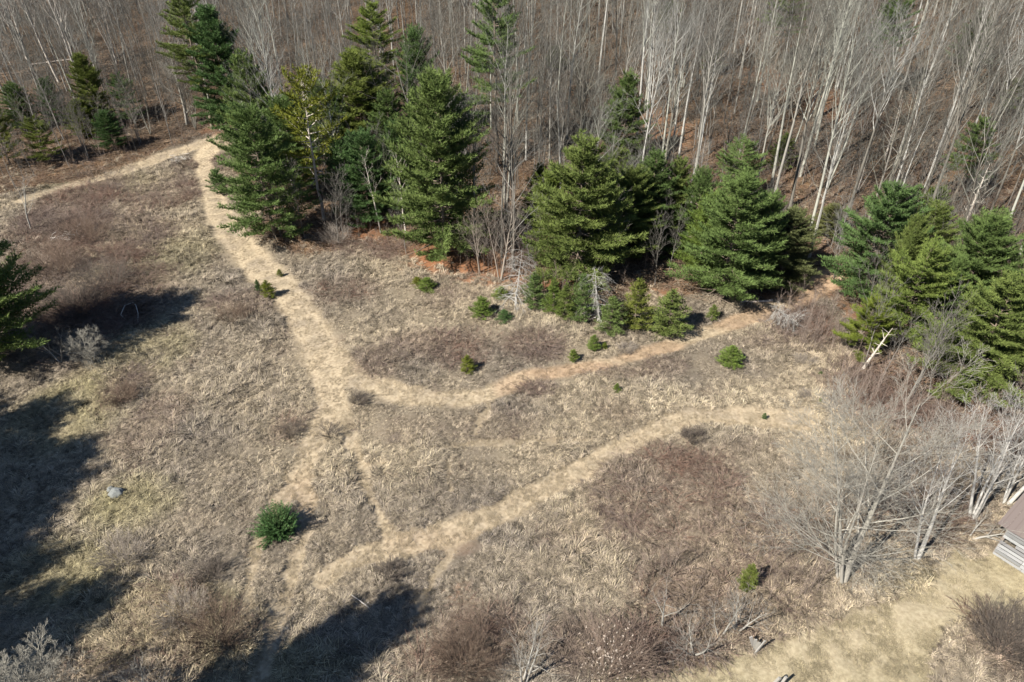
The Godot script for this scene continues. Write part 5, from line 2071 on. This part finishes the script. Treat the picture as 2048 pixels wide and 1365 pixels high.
func build_grass() -> void:
	rng.seed = 77
	var kinds := [grass_tuft(1, 13, 0.38, 0.012, 0.45), grass_tuft(2, 13, 0.36, 0.012, 0.8), grass_tuft(3, 14, 0.42, 0.011, 0.2), grass_tuft(4, 12, 0.2, 0.006, 0.95)]
	var where := [[], [], [], []]
	var tint := [PackedColorArray(), PackedColorArray(), PackedColorArray(), PackedColorArray()]
	var z := -95.0
	while z < -10.0:
		var step := 0.095 if z > -34.0 else (0.12 if z > -52.0 else 0.17)
		var x := -60.0
		while x < 50.0:
			x += step
			if not in_sight(x, z, 3.0):
				continue
			var px := x + rng.randf_range(-0.5, 0.5) * step
			var pz := z + rng.randf_range(-0.5, 0.5) * step
			var t := at(lay.track, px, pz)
			var f := wooded(px, pz)
			var br := at(lay.brush, px, pz)
			var ln := at(lay.lane, px, pz)
			var keep := 1.0 - 0.6 * t
			keep *= 1.0 - 0.93 * f
			keep *= clampf(0.82 + 2.2 * fine.get_noise_2d(px * 34.0, pz * 34.0), 0.25, 1.0)
			keep *= 1.0 - 0.45 * br
			keep *= 1.0 - 0.8 * at(lay.clay, px, pz)
			if rng.randf() > keep:
				continue
			var k := rng.randi() % 3
			var sz := rng.randf_range(0.7, 1.25) * (1.0 if z > -52.0 else 1.15)
			sz *= 1.0 + 0.7 * fine.get_noise_2d(px * 9.0, pz * 9.0) + 0.8 * coarse.get_noise_2d(px * 7.0 + 40.0, pz * 7.0)
			sz *= lerpf(1.0, 0.45, clampf(t * 2.2, 0.0, 1.0))
			if t > 0.4 or ln > 0.4:
				k = 3
				sz = rng.randf_range(0.6, 1.1)
			var yaw := 9.0 * coarse.get_noise_2d(px * 26.0, pz * 26.0) + rng.randf_range(-1.3, 1.3)
			var b := Basis(Vector3.UP, yaw) * Basis.from_scale(Vector3(sz, sz * rng.randf_range(0.7, 1.2), sz))
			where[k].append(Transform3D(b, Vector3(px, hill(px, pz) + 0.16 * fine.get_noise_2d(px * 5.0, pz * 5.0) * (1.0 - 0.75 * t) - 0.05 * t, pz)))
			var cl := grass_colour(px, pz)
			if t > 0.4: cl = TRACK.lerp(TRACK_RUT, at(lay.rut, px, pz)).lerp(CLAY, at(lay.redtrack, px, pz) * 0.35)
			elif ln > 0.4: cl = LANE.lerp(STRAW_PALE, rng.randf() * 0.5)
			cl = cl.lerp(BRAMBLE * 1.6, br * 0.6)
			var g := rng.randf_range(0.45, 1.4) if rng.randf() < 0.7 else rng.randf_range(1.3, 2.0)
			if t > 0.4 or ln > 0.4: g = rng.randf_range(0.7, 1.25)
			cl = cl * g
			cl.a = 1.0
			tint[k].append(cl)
		z += step
	var names := ["matted dry straw grass covering the open field", "flattened dry grass lying in swirls across the field", "tall dead grass tufts scattered over the field", "short trampled grass on the tracks and mown strip"]
	var mat := vertex_material(0.85)
	for k in 4:
		print("grass ", where[k].size())
		scatter("dry_grass", kinds[k], mat, where[k], tint[k], names[k])

func build_brush() -> void:
	rng.seed = 99
	var where := [[], []]
	var tint := [PackedColorArray(), PackedColorArray()]
	var clumps := [bramble_clump(1), bramble_clump(2)]
	var z := -92.0
	while z < -12.0:
		var x := -58.0
		while x < 52.0:
			x += 0.36
			if not in_sight(x, z, 4.0): continue
			var px := x + rng.randf_range(-0.25, 0.25)
			var pz := z + rng.randf_range(-0.25, 0.25)
			var br := at(lay.brush, px, pz)
			if at(lay.clay, px, pz) > rng.randf(): continue
			if at(lay.track, px, pz) > 0.3 or at(lay.lane, px, pz) > 0.4: continue
			var f := wooded(px, pz)
			br = maxf(br * clampf(0.5 + 2.4 * coarse.get_noise_2d(px * 14.0, pz * 14.0), 0.15, 1.2), f * 0.2)
			if rng.randf() > br * 0.95 + 0.012 + 0.1 * clampf(coarse.get_noise_2d(px * 10.0 + 70.0, pz * 10.0) * 4.0 - 0.6, 0.0, 1.0): continue
			var k := rng.randi() % 2
			var s := rng.randf_range(0.55, 1.1) * (0.75 + 0.75 * at(lay.brush, px, pz))
			where[k].append(on_ground(px, pz, rng.randf() * TAU, Vector3(s, s * rng.randf_range(0.6, 1.1), s)))
			var a := coarse.get_noise_2d(px * 7.0, pz * 7.0)
			var cl := Color(0.15, 0.108, 0.095).lerp(Color(0.17, 0.10, 0.075), clampf(0.4 + a * 2.0, 0, 1)).lerp(Color(0.21, 0.185, 0.16), rng.randf() * 0.7)
			tint[k].append(cl * rng.randf_range(0.9, 1.5))
		z += 0.36
	for k in 2:
		print("bramble ", where[k].size())
		scatter("bramble", clumps[k], vertex_material(0.9), where[k], tint[k], ["brown bramble thickets sprawling over the field", "reddish bare brush tangled along the field edges"][k])
	# thin bare saplings that stand too close to count
	var sap := bare_tree(41, 3.4, 0.022, [[9, 0.45, 0.35, 0.25, 0.05, 0.2], [4, 0.5, 0.5, 0.3, 0.1, 0.2], [0, 0, 0, 0, 0.1, 0]], Color(0.235, 0.195, 0.17), Color(0.17, 0.135, 0.118))
	var sw := []
	var stn := PackedColorArray()
	for e in SAPLINGS:
		for k in int(e[4] * 0.45):
			var w := rng.randf() * TAU
			var q := sqrt(rng.randf())
			var px: float = e[0] + cos(w) * q * e[2]
			var pz: float = e[1] + sin(w) * q * e[3]
			if at(lay.track, px, pz) > 0.2: continue
			sw.append(on_ground(px, pz, rng.randf() * TAU, Vector3.ONE * rng.randf_range(0.4, 0.95)))
			stn.append(Color(1, 1, 1) * rng.randf_range(0.7, 1.2))
	scatter("sapling_stems", sap[0][0], vertex_material(0.9), sw, stn, "slender bare sapling stems crowding the wood edge")
	scatter("sapling_twigs", sap[1], vertex_material(0.9), sw, stn, "fine brown twigs of the crowded saplings")

var tints := {}

func build_pines() -> void:
	var big := [0.24, 6, 0.34, 0.033]
	var protos := {
		"full": [[conifer(21, 13.0, 4.2, 0.05, 0.58, 8, big, 0.22, 0.52), 13.0, 4.2], [conifer(22, 13.0, 4.2, 0.08, 0.58, 8, big, 0.15, 0.4), 13.0, 4.2], [conifer(23, 11.0, 4.0, 0.03, 0.58, 7, big, 0.28, 0.6), 11.0, 4.0], [conifer(24, 11.0, 3.8, 0.06, 0.6, 7, big, 0.2, 0.46), 11.0, 3.8], [conifer(25, 10.0, 3.6, 0.1, 0.7, 6, big, 0.3, 0.5, 0.25), 10.0, 3.6], [conifer(26, 12.0, 4.0, 0.14, 0.7, 6, big, 0.12, 0.38, 0.22), 12.0, 4.0]],
		"high": [[conifer(31, 20.0, 3.6, 0.42, 0.75, 5, big, 0.15, 0.55), 20.0, 3.6], [conifer(32, 18.0, 3.4, 0.35, 0.75, 5, big, 0.2, 0.6), 18.0, 3.4]],
		"thin": [[conifer(33, 13.0, 3.6, 0.3, 0.8, 5, [0.30, 4, 0.38, 0.04], 0.1, 0.5, 0.2), 13.0, 3.6]],
		"young": [[conifer(41, 3.2, 1.0, 0.02, 0.2, 6, [0.13, 4, 0.17, 0.018], 0.1, 0.8), 3.2, 1.0], [conifer(42, 3.0, 1.0, 0.02, 0.2, 6, [0.13, 4, 0.17, 0.018], 0.05, 0.65), 3.0, 1.0], [conifer(43, 1.6, 0.7, 0.02, 0.15, 6, [0.10, 4, 0.14, 0.015], 0.0, 0.6), 1.6, 0.7]],
	}
	var looks := {"mid": Color(0.86, 0.89, 0.8), "dark": Color(0.62, 0.76, 0.76), "olive": Color(0.95, 0.88, 0.62), "yellow": Color(1.0, 0.88, 0.42), "bright": Color(0.97, 0.97, 0.6), "grey": Color(0.86, 0.74, 0.9)}
	var needle := {}
	for k in looks:
		needle[k] = []
		for q in [Color(1, 1, 1), Color(0.84, 0.9, 0.9), Color(1.0, 0.94, 0.86), Color(0.9, 0.97, 1.0)]:
			var nm := vertex_material(0.75, looks[k] * q)
			nm.backlight_enabled = true
			nm.backlight = Color(0.55, 0.55, 0.5)
			needle[k].append(nm)
	var bark := vertex_material(0.9, Color(0.42, 0.38, 0.34))
	var pale := vertex_material(0.9)
	rng.seed = 5
	for e in PINES:
		var list: Array = protos[e[1]]
		var p: Array = list[rng.randi() % (4 if e[1] == "full" and e[5] > 3.2 else list.size())]
		var s := Vector3(e[5] / p[2], e[4] / p[1], e[5] / p[2])
		var o := thing(e[0], e[7], e[8], on_ground(e[2], e[3], rng.randf() * TAU, s), e[9])
		part("trunk", p[0][0], pale if e[1] == "thin" else bark, o)
		part("bough", p[0][1], pale if e[1] == "thin" else bark, o)
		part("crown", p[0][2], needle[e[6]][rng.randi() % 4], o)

func tall_how(kids: int, first: float) -> Array:
	return [[kids, 0.6, 0.3, first, 0.04, 0.1], [5, 0.6, 0.5, 0.2, 0.12, 0.5], [4, 0.55, 0.55, 0.2, 0.14, 0.35], [0, 0, 0, 0, 0.16, 0.2]]

var pale_bark := Color(0.39, 0.39, 0.37)
var grey_bark := Color(0.26, 0.25, 0.232)
var grey_twig := Color(0.158, 0.162, 0.153)

func build_woods() -> void:
	rng.seed = 8
	var kinds := [
		bare_tree(101, 19.0, 0.155, tall_how(18, 0.45), pale_bark, grey_twig), bare_tree(102, 20.0, 0.155, tall_how(15, 0.48), pale_bark, grey_twig, 2, 0.09),
		bare_tree(103, 17.0, 0.13, tall_how(15, 0.5), pale_bark, grey_twig, 1, 0.0, Vector3(0.12, 0, 0.03)), bare_tree(104, 21.0, 0.19, tall_how(20, 0.48), pale_bark, grey_twig),
		bare_tree(105, 15.0, 0.09, tall_how(19, 0.32), grey_bark, grey_twig), bare_tree(106, 18.0, 0.13, tall_how(15, 0.42), grey_bark, grey_twig, 2, 0.13),
		bare_tree(107, 12.0, 0.08, tall_how(18, 0.28), grey_bark, grey_twig),
		bare_tree(108, 19.0, 0.24, tall_how(16, 0.35), Color(0.2, 0.185, 0.165), grey_twig), bare_tree(109, 11.0, 0.07, tall_how(11, 0.3), grey_bark, grey_twig, 5, 0.28),
		bare_tree(110, 16.0, 0.2, [[9, 0.85, 0.5, 0.3, 0.09, 0.1], [7, 0.7, 0.5, 0.2, 0.16, 0.4], [5, 0.6, 0.5, 0.2, 0.18, 0.3], [0, 0, 0, 0, 0.16, 0.2]], grey_bark, grey_twig),
	]
	var bark := vertex_material(0.9)
	var coats := [bark, vertex_material(0.9, Color(0.7, 0.68, 0.65)), vertex_material(0.9, Color(0.42, 0.40, 0.37)), vertex_material(0.9, Color(0.9, 0.92, 0.86))]
	for e in WOODS_TREES:
		var k: int = e[2]
		var m: Array = kinds[k]
		var s: float = e[3]
		var o := thing("bare_tree", e[4], "tree", on_ground(e[0], e[1], rng.randf() * TAU if k != 2 else rng.randf_range(-1.0, 1.0), Vector3(s, s * rng.randf_range(0.92, 1.1), s)), "bare trees on the wooded hillside")
		var coat: StandardMaterial3D = coats[rng.randi() % 4]
		for t in m[0]:
			part("trunk", t, coat, o)
		part("crown", m[1], coats[rng.randi() % 4], o)
	# the rest of the woods, past counting: small understory stems, and the trees beyond
	var under := bare_tree(120, 6.5, 0.045, [[12, 0.55, 0.34, 0.3, 0.06, 0.2], [5, 0.6, 0.5, 0.25, 0.12, 0.4], [3, 0.5, 0.5, 0.3, 0.12, 0.2], [0, 0, 0, 0, 0.1, 0]], Color(0.18, 0.172, 0.158), Color(0.118, 0.114, 0.104))
	var w1 := []
	var c1 := PackedColorArray()
	var far := [[], [], []]
	var fc := [PackedColorArray(), PackedColorArray(), PackedColorArray()]
	for e in REST:
		var q := rng.randi() % 3
		far[q].append(on_ground(e[0], e[1], rng.randf() * TAU, Vector3.ONE * rng.randf_range(0.62, 0.92)))
		fc[q].append(Color(1, 0.98, 0.95) * rng.randf_range(0.4, 0.9))
	for k in 26000:
		var x := rng.randf_range(-190.0, 150.0)
		var z := rng.randf_range(-230.0, -30.0)
		if wooded(x, z) < 0.9 or at(lay.track, x, z) > 0.05: continue
		var dist := sqrt(x * x + z * z)
		if not in_sight(x, z, 10.0): continue
		if dist < 165.0 and rng.randf() < 0.3:
			w1.append(on_ground(x, z, rng.randf() * TAU, Vector3.ONE * rng.randf_range(0.45, 1.2)))
			c1.append(Color(1, 1, 1) * rng.randf_range(0.75, 1.15))
		elif dist > 150.0 and rng.randf() < 0.1:
			var q := rng.randi() % 3
			far[q].append(on_ground(x, z, rng.randf() * TAU, Vector3.ONE * rng.randf_range(0.85, 1.15)))
			fc[q].append(Color(0.75, 0.75, 0.72))
	print("under ", w1.size(), " far ", far[0].size() * 3)
	scatter("undergrowth_stems", under[0][0], bark, w1, c1, "thin bare understory stems growing between the hillside trees")
	scatter("undergrowth_twigs", under[1], bark, w1, c1, "fine bare twigs of the hillside understory")
	for q in 3:
		scatter("distant_woods", kinds[q * 2][0][0], bark, far[q], fc[q], "pale trunks of the far woods on the upper slope")
		scatter("distant_woods", kinds[q * 2][1], bark, far[q], fc[q], "bare branches of the far woods on the upper slope")
	# litter: sticks and leaves on the forest floor
	var bits := Shape.new()
	for k in 22:
		var a := Vector3(rng.randf_range(-0.8, 0.8), rng.randf_range(0.0, 0.06), rng.randf_range(-0.8, 0.8))
		var d := Vector3(rng.randf_range(-1, 1), rng.randf_range(-0.05, 0.2), rng.randf_range(-1, 1))
		if k < 6:
			bits.tube(PackedVector3Array([a, a + d * 0.5, a + d + wander(rng, 0.1)]), PackedFloat32Array([0.022, 0.018, 0.008]), 3, Color(1, 0.95, 0.9), Color(1, 0.95, 0.9))
		else:
			var e := Vector3(d.z, 0.3, -d.x).normalized() * 0.04
			bits.tri(a - e, a + e, a + d.normalized() * 0.13 + Vector3.UP * 0.04, Color(0.85, 0.66, 0.5) * rng.randf_range(0.5, 1.1))
	var bw := []
	var bc := PackedColorArray()
	for k in 60000:
		var x := rng.randf_range(-110.0, 100.0)
		var z := rng.randf_range(-140.0, -35.0)
		if wooded(x, z) < 0.6 or not in_sight(x, z, 4.0) or at(lay.clay, x, z) > rng.randf() * 0.8: continue
		bw.append(on_ground(x, z, rng.randf() * TAU, Vector3.ONE * rng.randf_range(0.6, 1.3), -0.02))
		bc.append(Color(0.22, 0.175, 0.135) * rng.randf_range(0.5, 1.3))
	print("litter ", bw.size())
	scatter("fallen_leaves", bits.mesh(), bark, bw, bc, "fallen leaves and broken sticks on the forest floor")

func build_single_trees() -> void:
	rng.seed = 21
	thinnest = 0.007
	var bark := vertex_material(0.9)
	for e in SINGLE_TREES:
		var how: Array
		var b := grey_bark
		var tw := grey_twig
		var H: float = e[4]
		var rad: float = e[5]
		var stems: int = e[6]
		match e[1]:
			"spreading":
				how = [[16, 0.95, 0.36, 0.12, 0.045, 0.3], [8, 0.6, 0.48, 0.2, 0.12, 0.3], [6, 0.55, 0.5, 0.2, 0.14, 0.2], [3, 0.5, 0.5, 0.25, 0.15, 0.1], [0, 0, 0, 0, 0.12, 0]]
				b = Color(0.31, 0.30, 0.27)
				tw = Color(0.24, 0.232, 0.205)
			"upright":
				how = [[11, 0.6, 0.38, 0.3, 0.05, 0.25], [5, 0.6, 0.5, 0.2, 0.12, 0.4], [4, 0.55, 0.5, 0.2, 0.14, 0.25], [2, 0.5, 0.5, 0.25, 0.15, 0.1], [0, 0, 0, 0, 0.12, 0]]
				b = Color(0.47, 0.465, 0.445)
				tw = Color(0.28, 0.275, 0.26)
			"dull":
				how = [[12, 0.6, 0.4, 0.25, 0.05, 0.25], [6, 0.6, 0.5, 0.2, 0.12, 0.4], [4, 0.55, 0.5, 0.2, 0.14, 0.25], [0, 0, 0, 0, 0.12, 0]]
				b = Color(0.24, 0.21, 0.18)
				tw = Color(0.19, 0.165, 0.145)
			"white":
				how = [[8, 0.7, 0.5, 0.25, 0.12, 0.2], [5, 0.7, 0.5, 0.2, 0.18, 0.2], [3, 0.6, 0.5, 0.3, 0.18, 0.1], [0, 0, 0, 0, 0.12, 0]]
				b = Color(0.28, 0.275, 0.255)
				tw = Color(0.18, 0.172, 0.155)
			"slim":
				how = [[9, 0.55, 0.22, 0.45, 0.05, 0.15], [4, 0.6, 0.5, 0.25, 0.12, 0.3], [2, 0.5, 0.5, 0.3, 0.12, 0.2], [0, 0, 0, 0, 0.1, 0]]
				b = Color(0.50, 0.47, 0.43)
				tw = Color(0.4, 0.37, 0.33)
			"dead":
				how = [[44, 1.45, 0.36, 0.08, 0.03, 0.05], [8, 0.6, 0.4, 0.2, 0.1, -0.9], [3, 0.5, 0.5, 0.3, 0.12, -0.5], [0, 0, 0, 0, 0.1, -0.2]]
				b = Color(0.36, 0.355, 0.34)
				tw = Color(0.34, 0.335, 0.32)
			"snag":
				how = [[14, 1.2, 0.16, 0.2, 0.03, 0.0], [2, 0.6, 0.4, 0.4, 0.1, 0.0], [0, 0, 0, 0, 0.1, 0.0]]
				b = Color(0.52, 0.48, 0.43)
				tw = b
		stocky = e[1] in ["spreading", "upright"]
		var t := bare_tree(e[7], H, rad, how, b, tw, stems, e[8], Vector3(e[9], 0, e[10]))
		var o := thing(e[0], e[11], e[12], on_ground(e[2], e[3]), "")
		for m in t[0]:
			part("trunk", m, bark, o)
		part("crown", t[1], bark, o)

func build_shrubs() -> void:
	rng.seed = 31
	var bark := vertex_material(0.9)
	var looks := {"red": Color(0.125, 0.092, 0.074), "grey": Color(0.25, 0.22, 0.195), "dark": Color(0.115, 0.1, 0.09), "pale": Color(0.4, 0.38, 0.345), "flower": Color(0.2, 0.16, 0.13)}
	for e in SHRUBS:
		var m := twig_shrub(e[6], e[3], e[4], int(e[7]), looks[e[5]])
		if e[5] != "flower":
			var o := top(e[0], m, bark, e[8], "shrub")
			o.transform = on_ground(e[1], e[2])
			continue
		var o2 := thing(e[0], e[8], "shrub", on_ground(e[1], e[2]))
		part("stem", m, bark, o2)
		var fl := Shape.new()
		for k in 130:
			var d := Vector3(rng.randfn() * 0.6, absf(rng.randfn()) * 0.5 + 0.5, rng.randfn() * 0.6)
			var p := Vector3(d.x * e[4], minf(d.y, 1.15) * e[3], d.z * e[4])
			for q in 4:
				var u := wander(rng, 1.0).normalized()
				fl.tri(p, p + u * 0.05, p + u.rotated(Vector3.UP, 1.0) * 0.05, Color(0.45, 0.39, 0.33))
		part("blossom", fl.mesh(), bark, o2)
	var b := leafy_bush(61, BUSH[3], BUSH[2])
	var o3 := thing("evergreen_bush", "large round dark green evergreen bush alone beside the forked track", "bush", on_ground(BUSH[0], BUSH[1]))
	part("stem", b[0], bark, o3)
	part("leaves", b[1], vertex_material(0.55), o3)

func build_small_things() -> void:
	rng.seed = 41
	var plain := vertex_material(0.9)
	# boulder of two lobes
	var stone := StandardMaterial3D.new()
	stone.albedo_color = Color(0.24, 0.265, 0.27).linear_to_srgb()
	stone.albedo_texture = noise_picture(9, 0.02, 0.6, 5)
	stone.uv1_triplanar = true
	stone.roughness = 0.9
	var rock := thing("boulder", "pale grey boulder of two rounded lobes in the open grass", "boulder", on_ground(BOULDER[0], BOULDER[1]))
	for lobe in [[Vector3(0.14, 0.12, 0.06), Vector3(0.42, 0.34, 0.36), 3], [Vector3(-0.34, 0.1, -0.26), Vector3(0.24, 0.22, 0.22), 4]]:
		var nz := FastNoiseLite.new()
		nz.seed = lobe[2]
		nz.frequency = 1.1
		var st := SurfaceTool.new()
		var sp := SphereMesh.new()
		sp.radial_segments = 28
		sp.rings = 16
		sp.radius = 1.0
		sp.height = 2.0
		st.create_from(sp, 0)
		var arr := st.commit_to_arrays()
		var vv: PackedVector3Array = arr[Mesh.ARRAY_VERTEX]
		for i in vv.size():
			var p := vv[i]
			vv[i] = p * lobe[1] * (1.0 + 0.28 * nz.get_noise_3dv(p)) + lobe[0]
		arr[Mesh.ARRAY_VERTEX] = vv
		arr[Mesh.ARRAY_TANGENT] = null
		var am := ArrayMesh.new()
		am.add_surface_from_arrays(Mesh.PRIMITIVE_TRIANGLES, arr)
		var st2 := SurfaceTool.new()
		st2.create_from(am, 0)
		st2.generate_normals()
		part("stone", st2.commit(), stone, rock)
	# fallen trunks
	for e in LOGS:
		var sh := Shape.new()
		var L := Vector2(e[2] - e[0], e[3] - e[1]).length()
		var pts := PackedVector3Array()
		var rr := PackedFloat32Array()
		for s in 7:
			pts.append(Vector3(rng.randf_range(-1, 1) * 0.06, L * s / 6.0, rng.randf_range(-1, 1) * 0.04))
			rr.append(e[4] * (1.0 - 0.09 * s))
		var cl := Color(0.5, 0.45, 0.4) if e[5] == "pale" else Color(0.13, 0.105, 0.085)
		sh.tube(pts, rr, 7, cl, cl)
		var o := thing("fallen_log", e[6], "log", lay_down(e[0], e[1], e[2], e[3], e[4] * 0.7))
		part("trunk", sh.mesh(), plain, o)
		for k in 4:
			var br := Shape.new()
			var y := L * rng.randf_range(0.3, 0.95)
			var w := rng.randf() * TAU
			var d := Vector3(cos(w), 0.6, absf(sin(w)))
			br.tube(PackedVector3Array([Vector3(0, y, 0), Vector3(0, y, 0) + d * 0.5, Vector3(0, y, 0) + d * 1.1 + wander(rng, 0.15)]), PackedFloat32Array([e[4] * 0.35, e[4] * 0.25, 0.01]), 5, cl, cl)
			part("branch", br.mesh(), plain, o)
	# heaps of cut and fallen branches
	for e in PILES:
		var sh := Shape.new()
		var t := Color(0.15, 0.12, 0.1) if e[4] == "dark" else Color(0.5, 0.48, 0.45)
		for k in int(e[5]):
			var w := rng.randf() * TAU
			var p := Vector3(rng.randfn() * e[2] * 0.4, absf(rng.randfn()) * e[3] * 0.4, rng.randfn() * e[2] * 0.3)
			var d := Vector3(cos(w), rng.randf_range(-0.25, 0.3), sin(w)) * rng.randf_range(0.5, 1.5)
			var cl := t * rng.randf_range(0.6, 1.3)
			sh.tube(PackedVector3Array([p - d * 0.5, p + wander(rng, 0.12), p + d * 0.5]), PackedFloat32Array([0.03, 0.022, 0.008]), 3, cl, cl)
		var o := thing("brush_pile", e[6], "brush pile", on_ground(e[0], e[1]))
		part("branches", sh.mesh(), plain, o)
		if e[4] == "dark":
			for s in 2:
				var st := Shape.new()
				st.tube(PackedVector3Array([Vector3(0.1, 0.9, 0.2), Vector3(0.5 - s * 0.9, 0.85, 0.6), Vector3(0.9 - s * 1.3, 0.55, 1.3 + s * 0.2), Vector3(1.15 - s * 1.1, 0.05, 2.3 - s * 0.6)]), PackedFloat32Array([0.03, 0.03, 0.024, 0.012]), 5, Color(0.5, 0.48, 0.44), Color(0.5, 0.48, 0.44))
				part("branch", st.mesh(), plain, o)
	# weathered posts
	var wood := vertex_material(0.9)
	for e in POSTS:
		var o := thing(e[0], e[2], e[3], on_ground(e[1][0][0], e[1][0][1], 0.0, Vector3.ONE, 0.0))
		for k in e[1].size():
			var q: Array = e[1][k]
			var sh := Shape.new()
			var g: float = rng.randf_range(0.85, 1.1)
			var cl := Color(0.27 * g, 0.265 * g, 0.25 * g)
			var px: float = q[0] - e[1][0][0]
			var pz: float = q[1] - e[1][0][1]
			var hh: float = q[2]
			var bs := Basis(Vector3.BACK, q[3]) * Basis(Vector3.UP, q[4])
			sh.box(Transform3D(bs, Vector3(px, hh * 0.5 - 0.12, pz)), Vector3(q[5], hh, q[6]), cl)
			part("board" if e[1].size() > 1 else "post", sh.mesh(), wood, o)

func build_shed() -> void:
	rng.seed = 51
	var plain := vertex_material(0.85)
	var a := Vector3(SHED[0], hill(SHED[0], SHED[1]), SHED[1])
	# local x runs along the boarded front, z back from it
	var fx := Vector3(0.588, 0, 0.809)
	var fz := Vector3(0.809, 0, -0.588)
	var o := thing("wooden_shed", "old silvery grey board shed with a dark rusty roof", "shed", Transform3D(Basis(-fx, Vector3.UP, fz), a + fx * 7.0))
	var L := 7.0
	var D := 5.0
	var Hh := 2.3
	for k in 10:
		var y := 0.12 + k * 0.225
		var x := 0.0
		while x < L - 0.1:
			var len: float = minf(rng.randf_range(1.8, 3.6), L - x)
			var sh := Shape.new()
			var g := rng.randf_range(0.5, 1.25)
			if not (k == 5 and x + len > L - 0.2):
				sh.box(Transform3D(Basis(Vector3.BACK, rng.randf_range(-0.012, 0.012)) * Basis(Vector3.RIGHT, rng.randf_range(-0.03, 0.05)), Vector3(x + len * 0.5, y, -0.02 - rng.randf() * 0.02)), Vector3(len - 0.015, rng.randf_range(0.16, 0.2), 0.028), Color(0.30, 0.31, 0.32) * g)
				part("board", sh.mesh(), plain, o)
			x += len
	for k in 20:
		var z := 0.13 + k * 0.245
		var top_y := Hh + 1.1 * (1.0 - absf(z - D * 0.5) / (D * 0.5))
		var sh := Shape.new()
		sh.box(Transform3D(Basis(), Vector3(L + 0.015, top_y * 0.5, z)), Vector3(0.028, top_y, 0.22), Color(0.2, 0.185, 0.17) * rng.randf_range(0.7, 1.1))
		part("board", sh.mesh(), plain, o)
	var back := Shape.new()
	back.box(Transform3D(Basis(), Vector3(L * 0.5, Hh * 0.5, D + 0.02)), Vector3(L, Hh, 0.03), Color(0.2, 0.185, 0.17))
	part("back_wall", back.mesh(), plain, o)
	for s in [0.0, L - 0.1]:
		for z in [0.07, D - 0.07]:
			var sh := Shape.new()
			sh.box(Transform3D(Basis(), Vector3(s + 0.06, Hh * 0.5, z)), Vector3(0.12, Hh, 0.12), Color(0.2, 0.18, 0.16))
			part("post", sh.mesh(), plain, o)
	var slope := atan2(1.1, D * 0.5)
	var run := sqrt(1.1 * 1.1 + D * D * 0.25) + 0.35
	for side in 2:
		for k in 9:
			var sh := Shape.new()
			var g := rng.randf_range(0.75, 1.15)
			var cl := Color(0.125, 0.105, 0.1) * g
			var x := -0.3 + (k + 0.5) * 0.86
			var mid := Vector3(x, Hh + 0.55 - 0.06 + (0.012 if k % 2 else 0.0), D * 0.25 - 0.13 if side == 0 else D * 0.75 + 0.13)
			sh.box(Transform3D(Basis(Vector3.RIGHT, -slope if side == 0 else slope), mid), Vector3(0.87, 0.02, run), cl)
			for q in 3:
				sh.box(Transform3D(Basis(Vector3.RIGHT, -slope if side == 0 else slope), mid + Vector3(-0.28 + q * 0.28, 0.016, 0)), Vector3(0.04, 0.024, run - 0.01), cl * 0.9)
			part("roof_panel", sh.mesh(), plain, o)
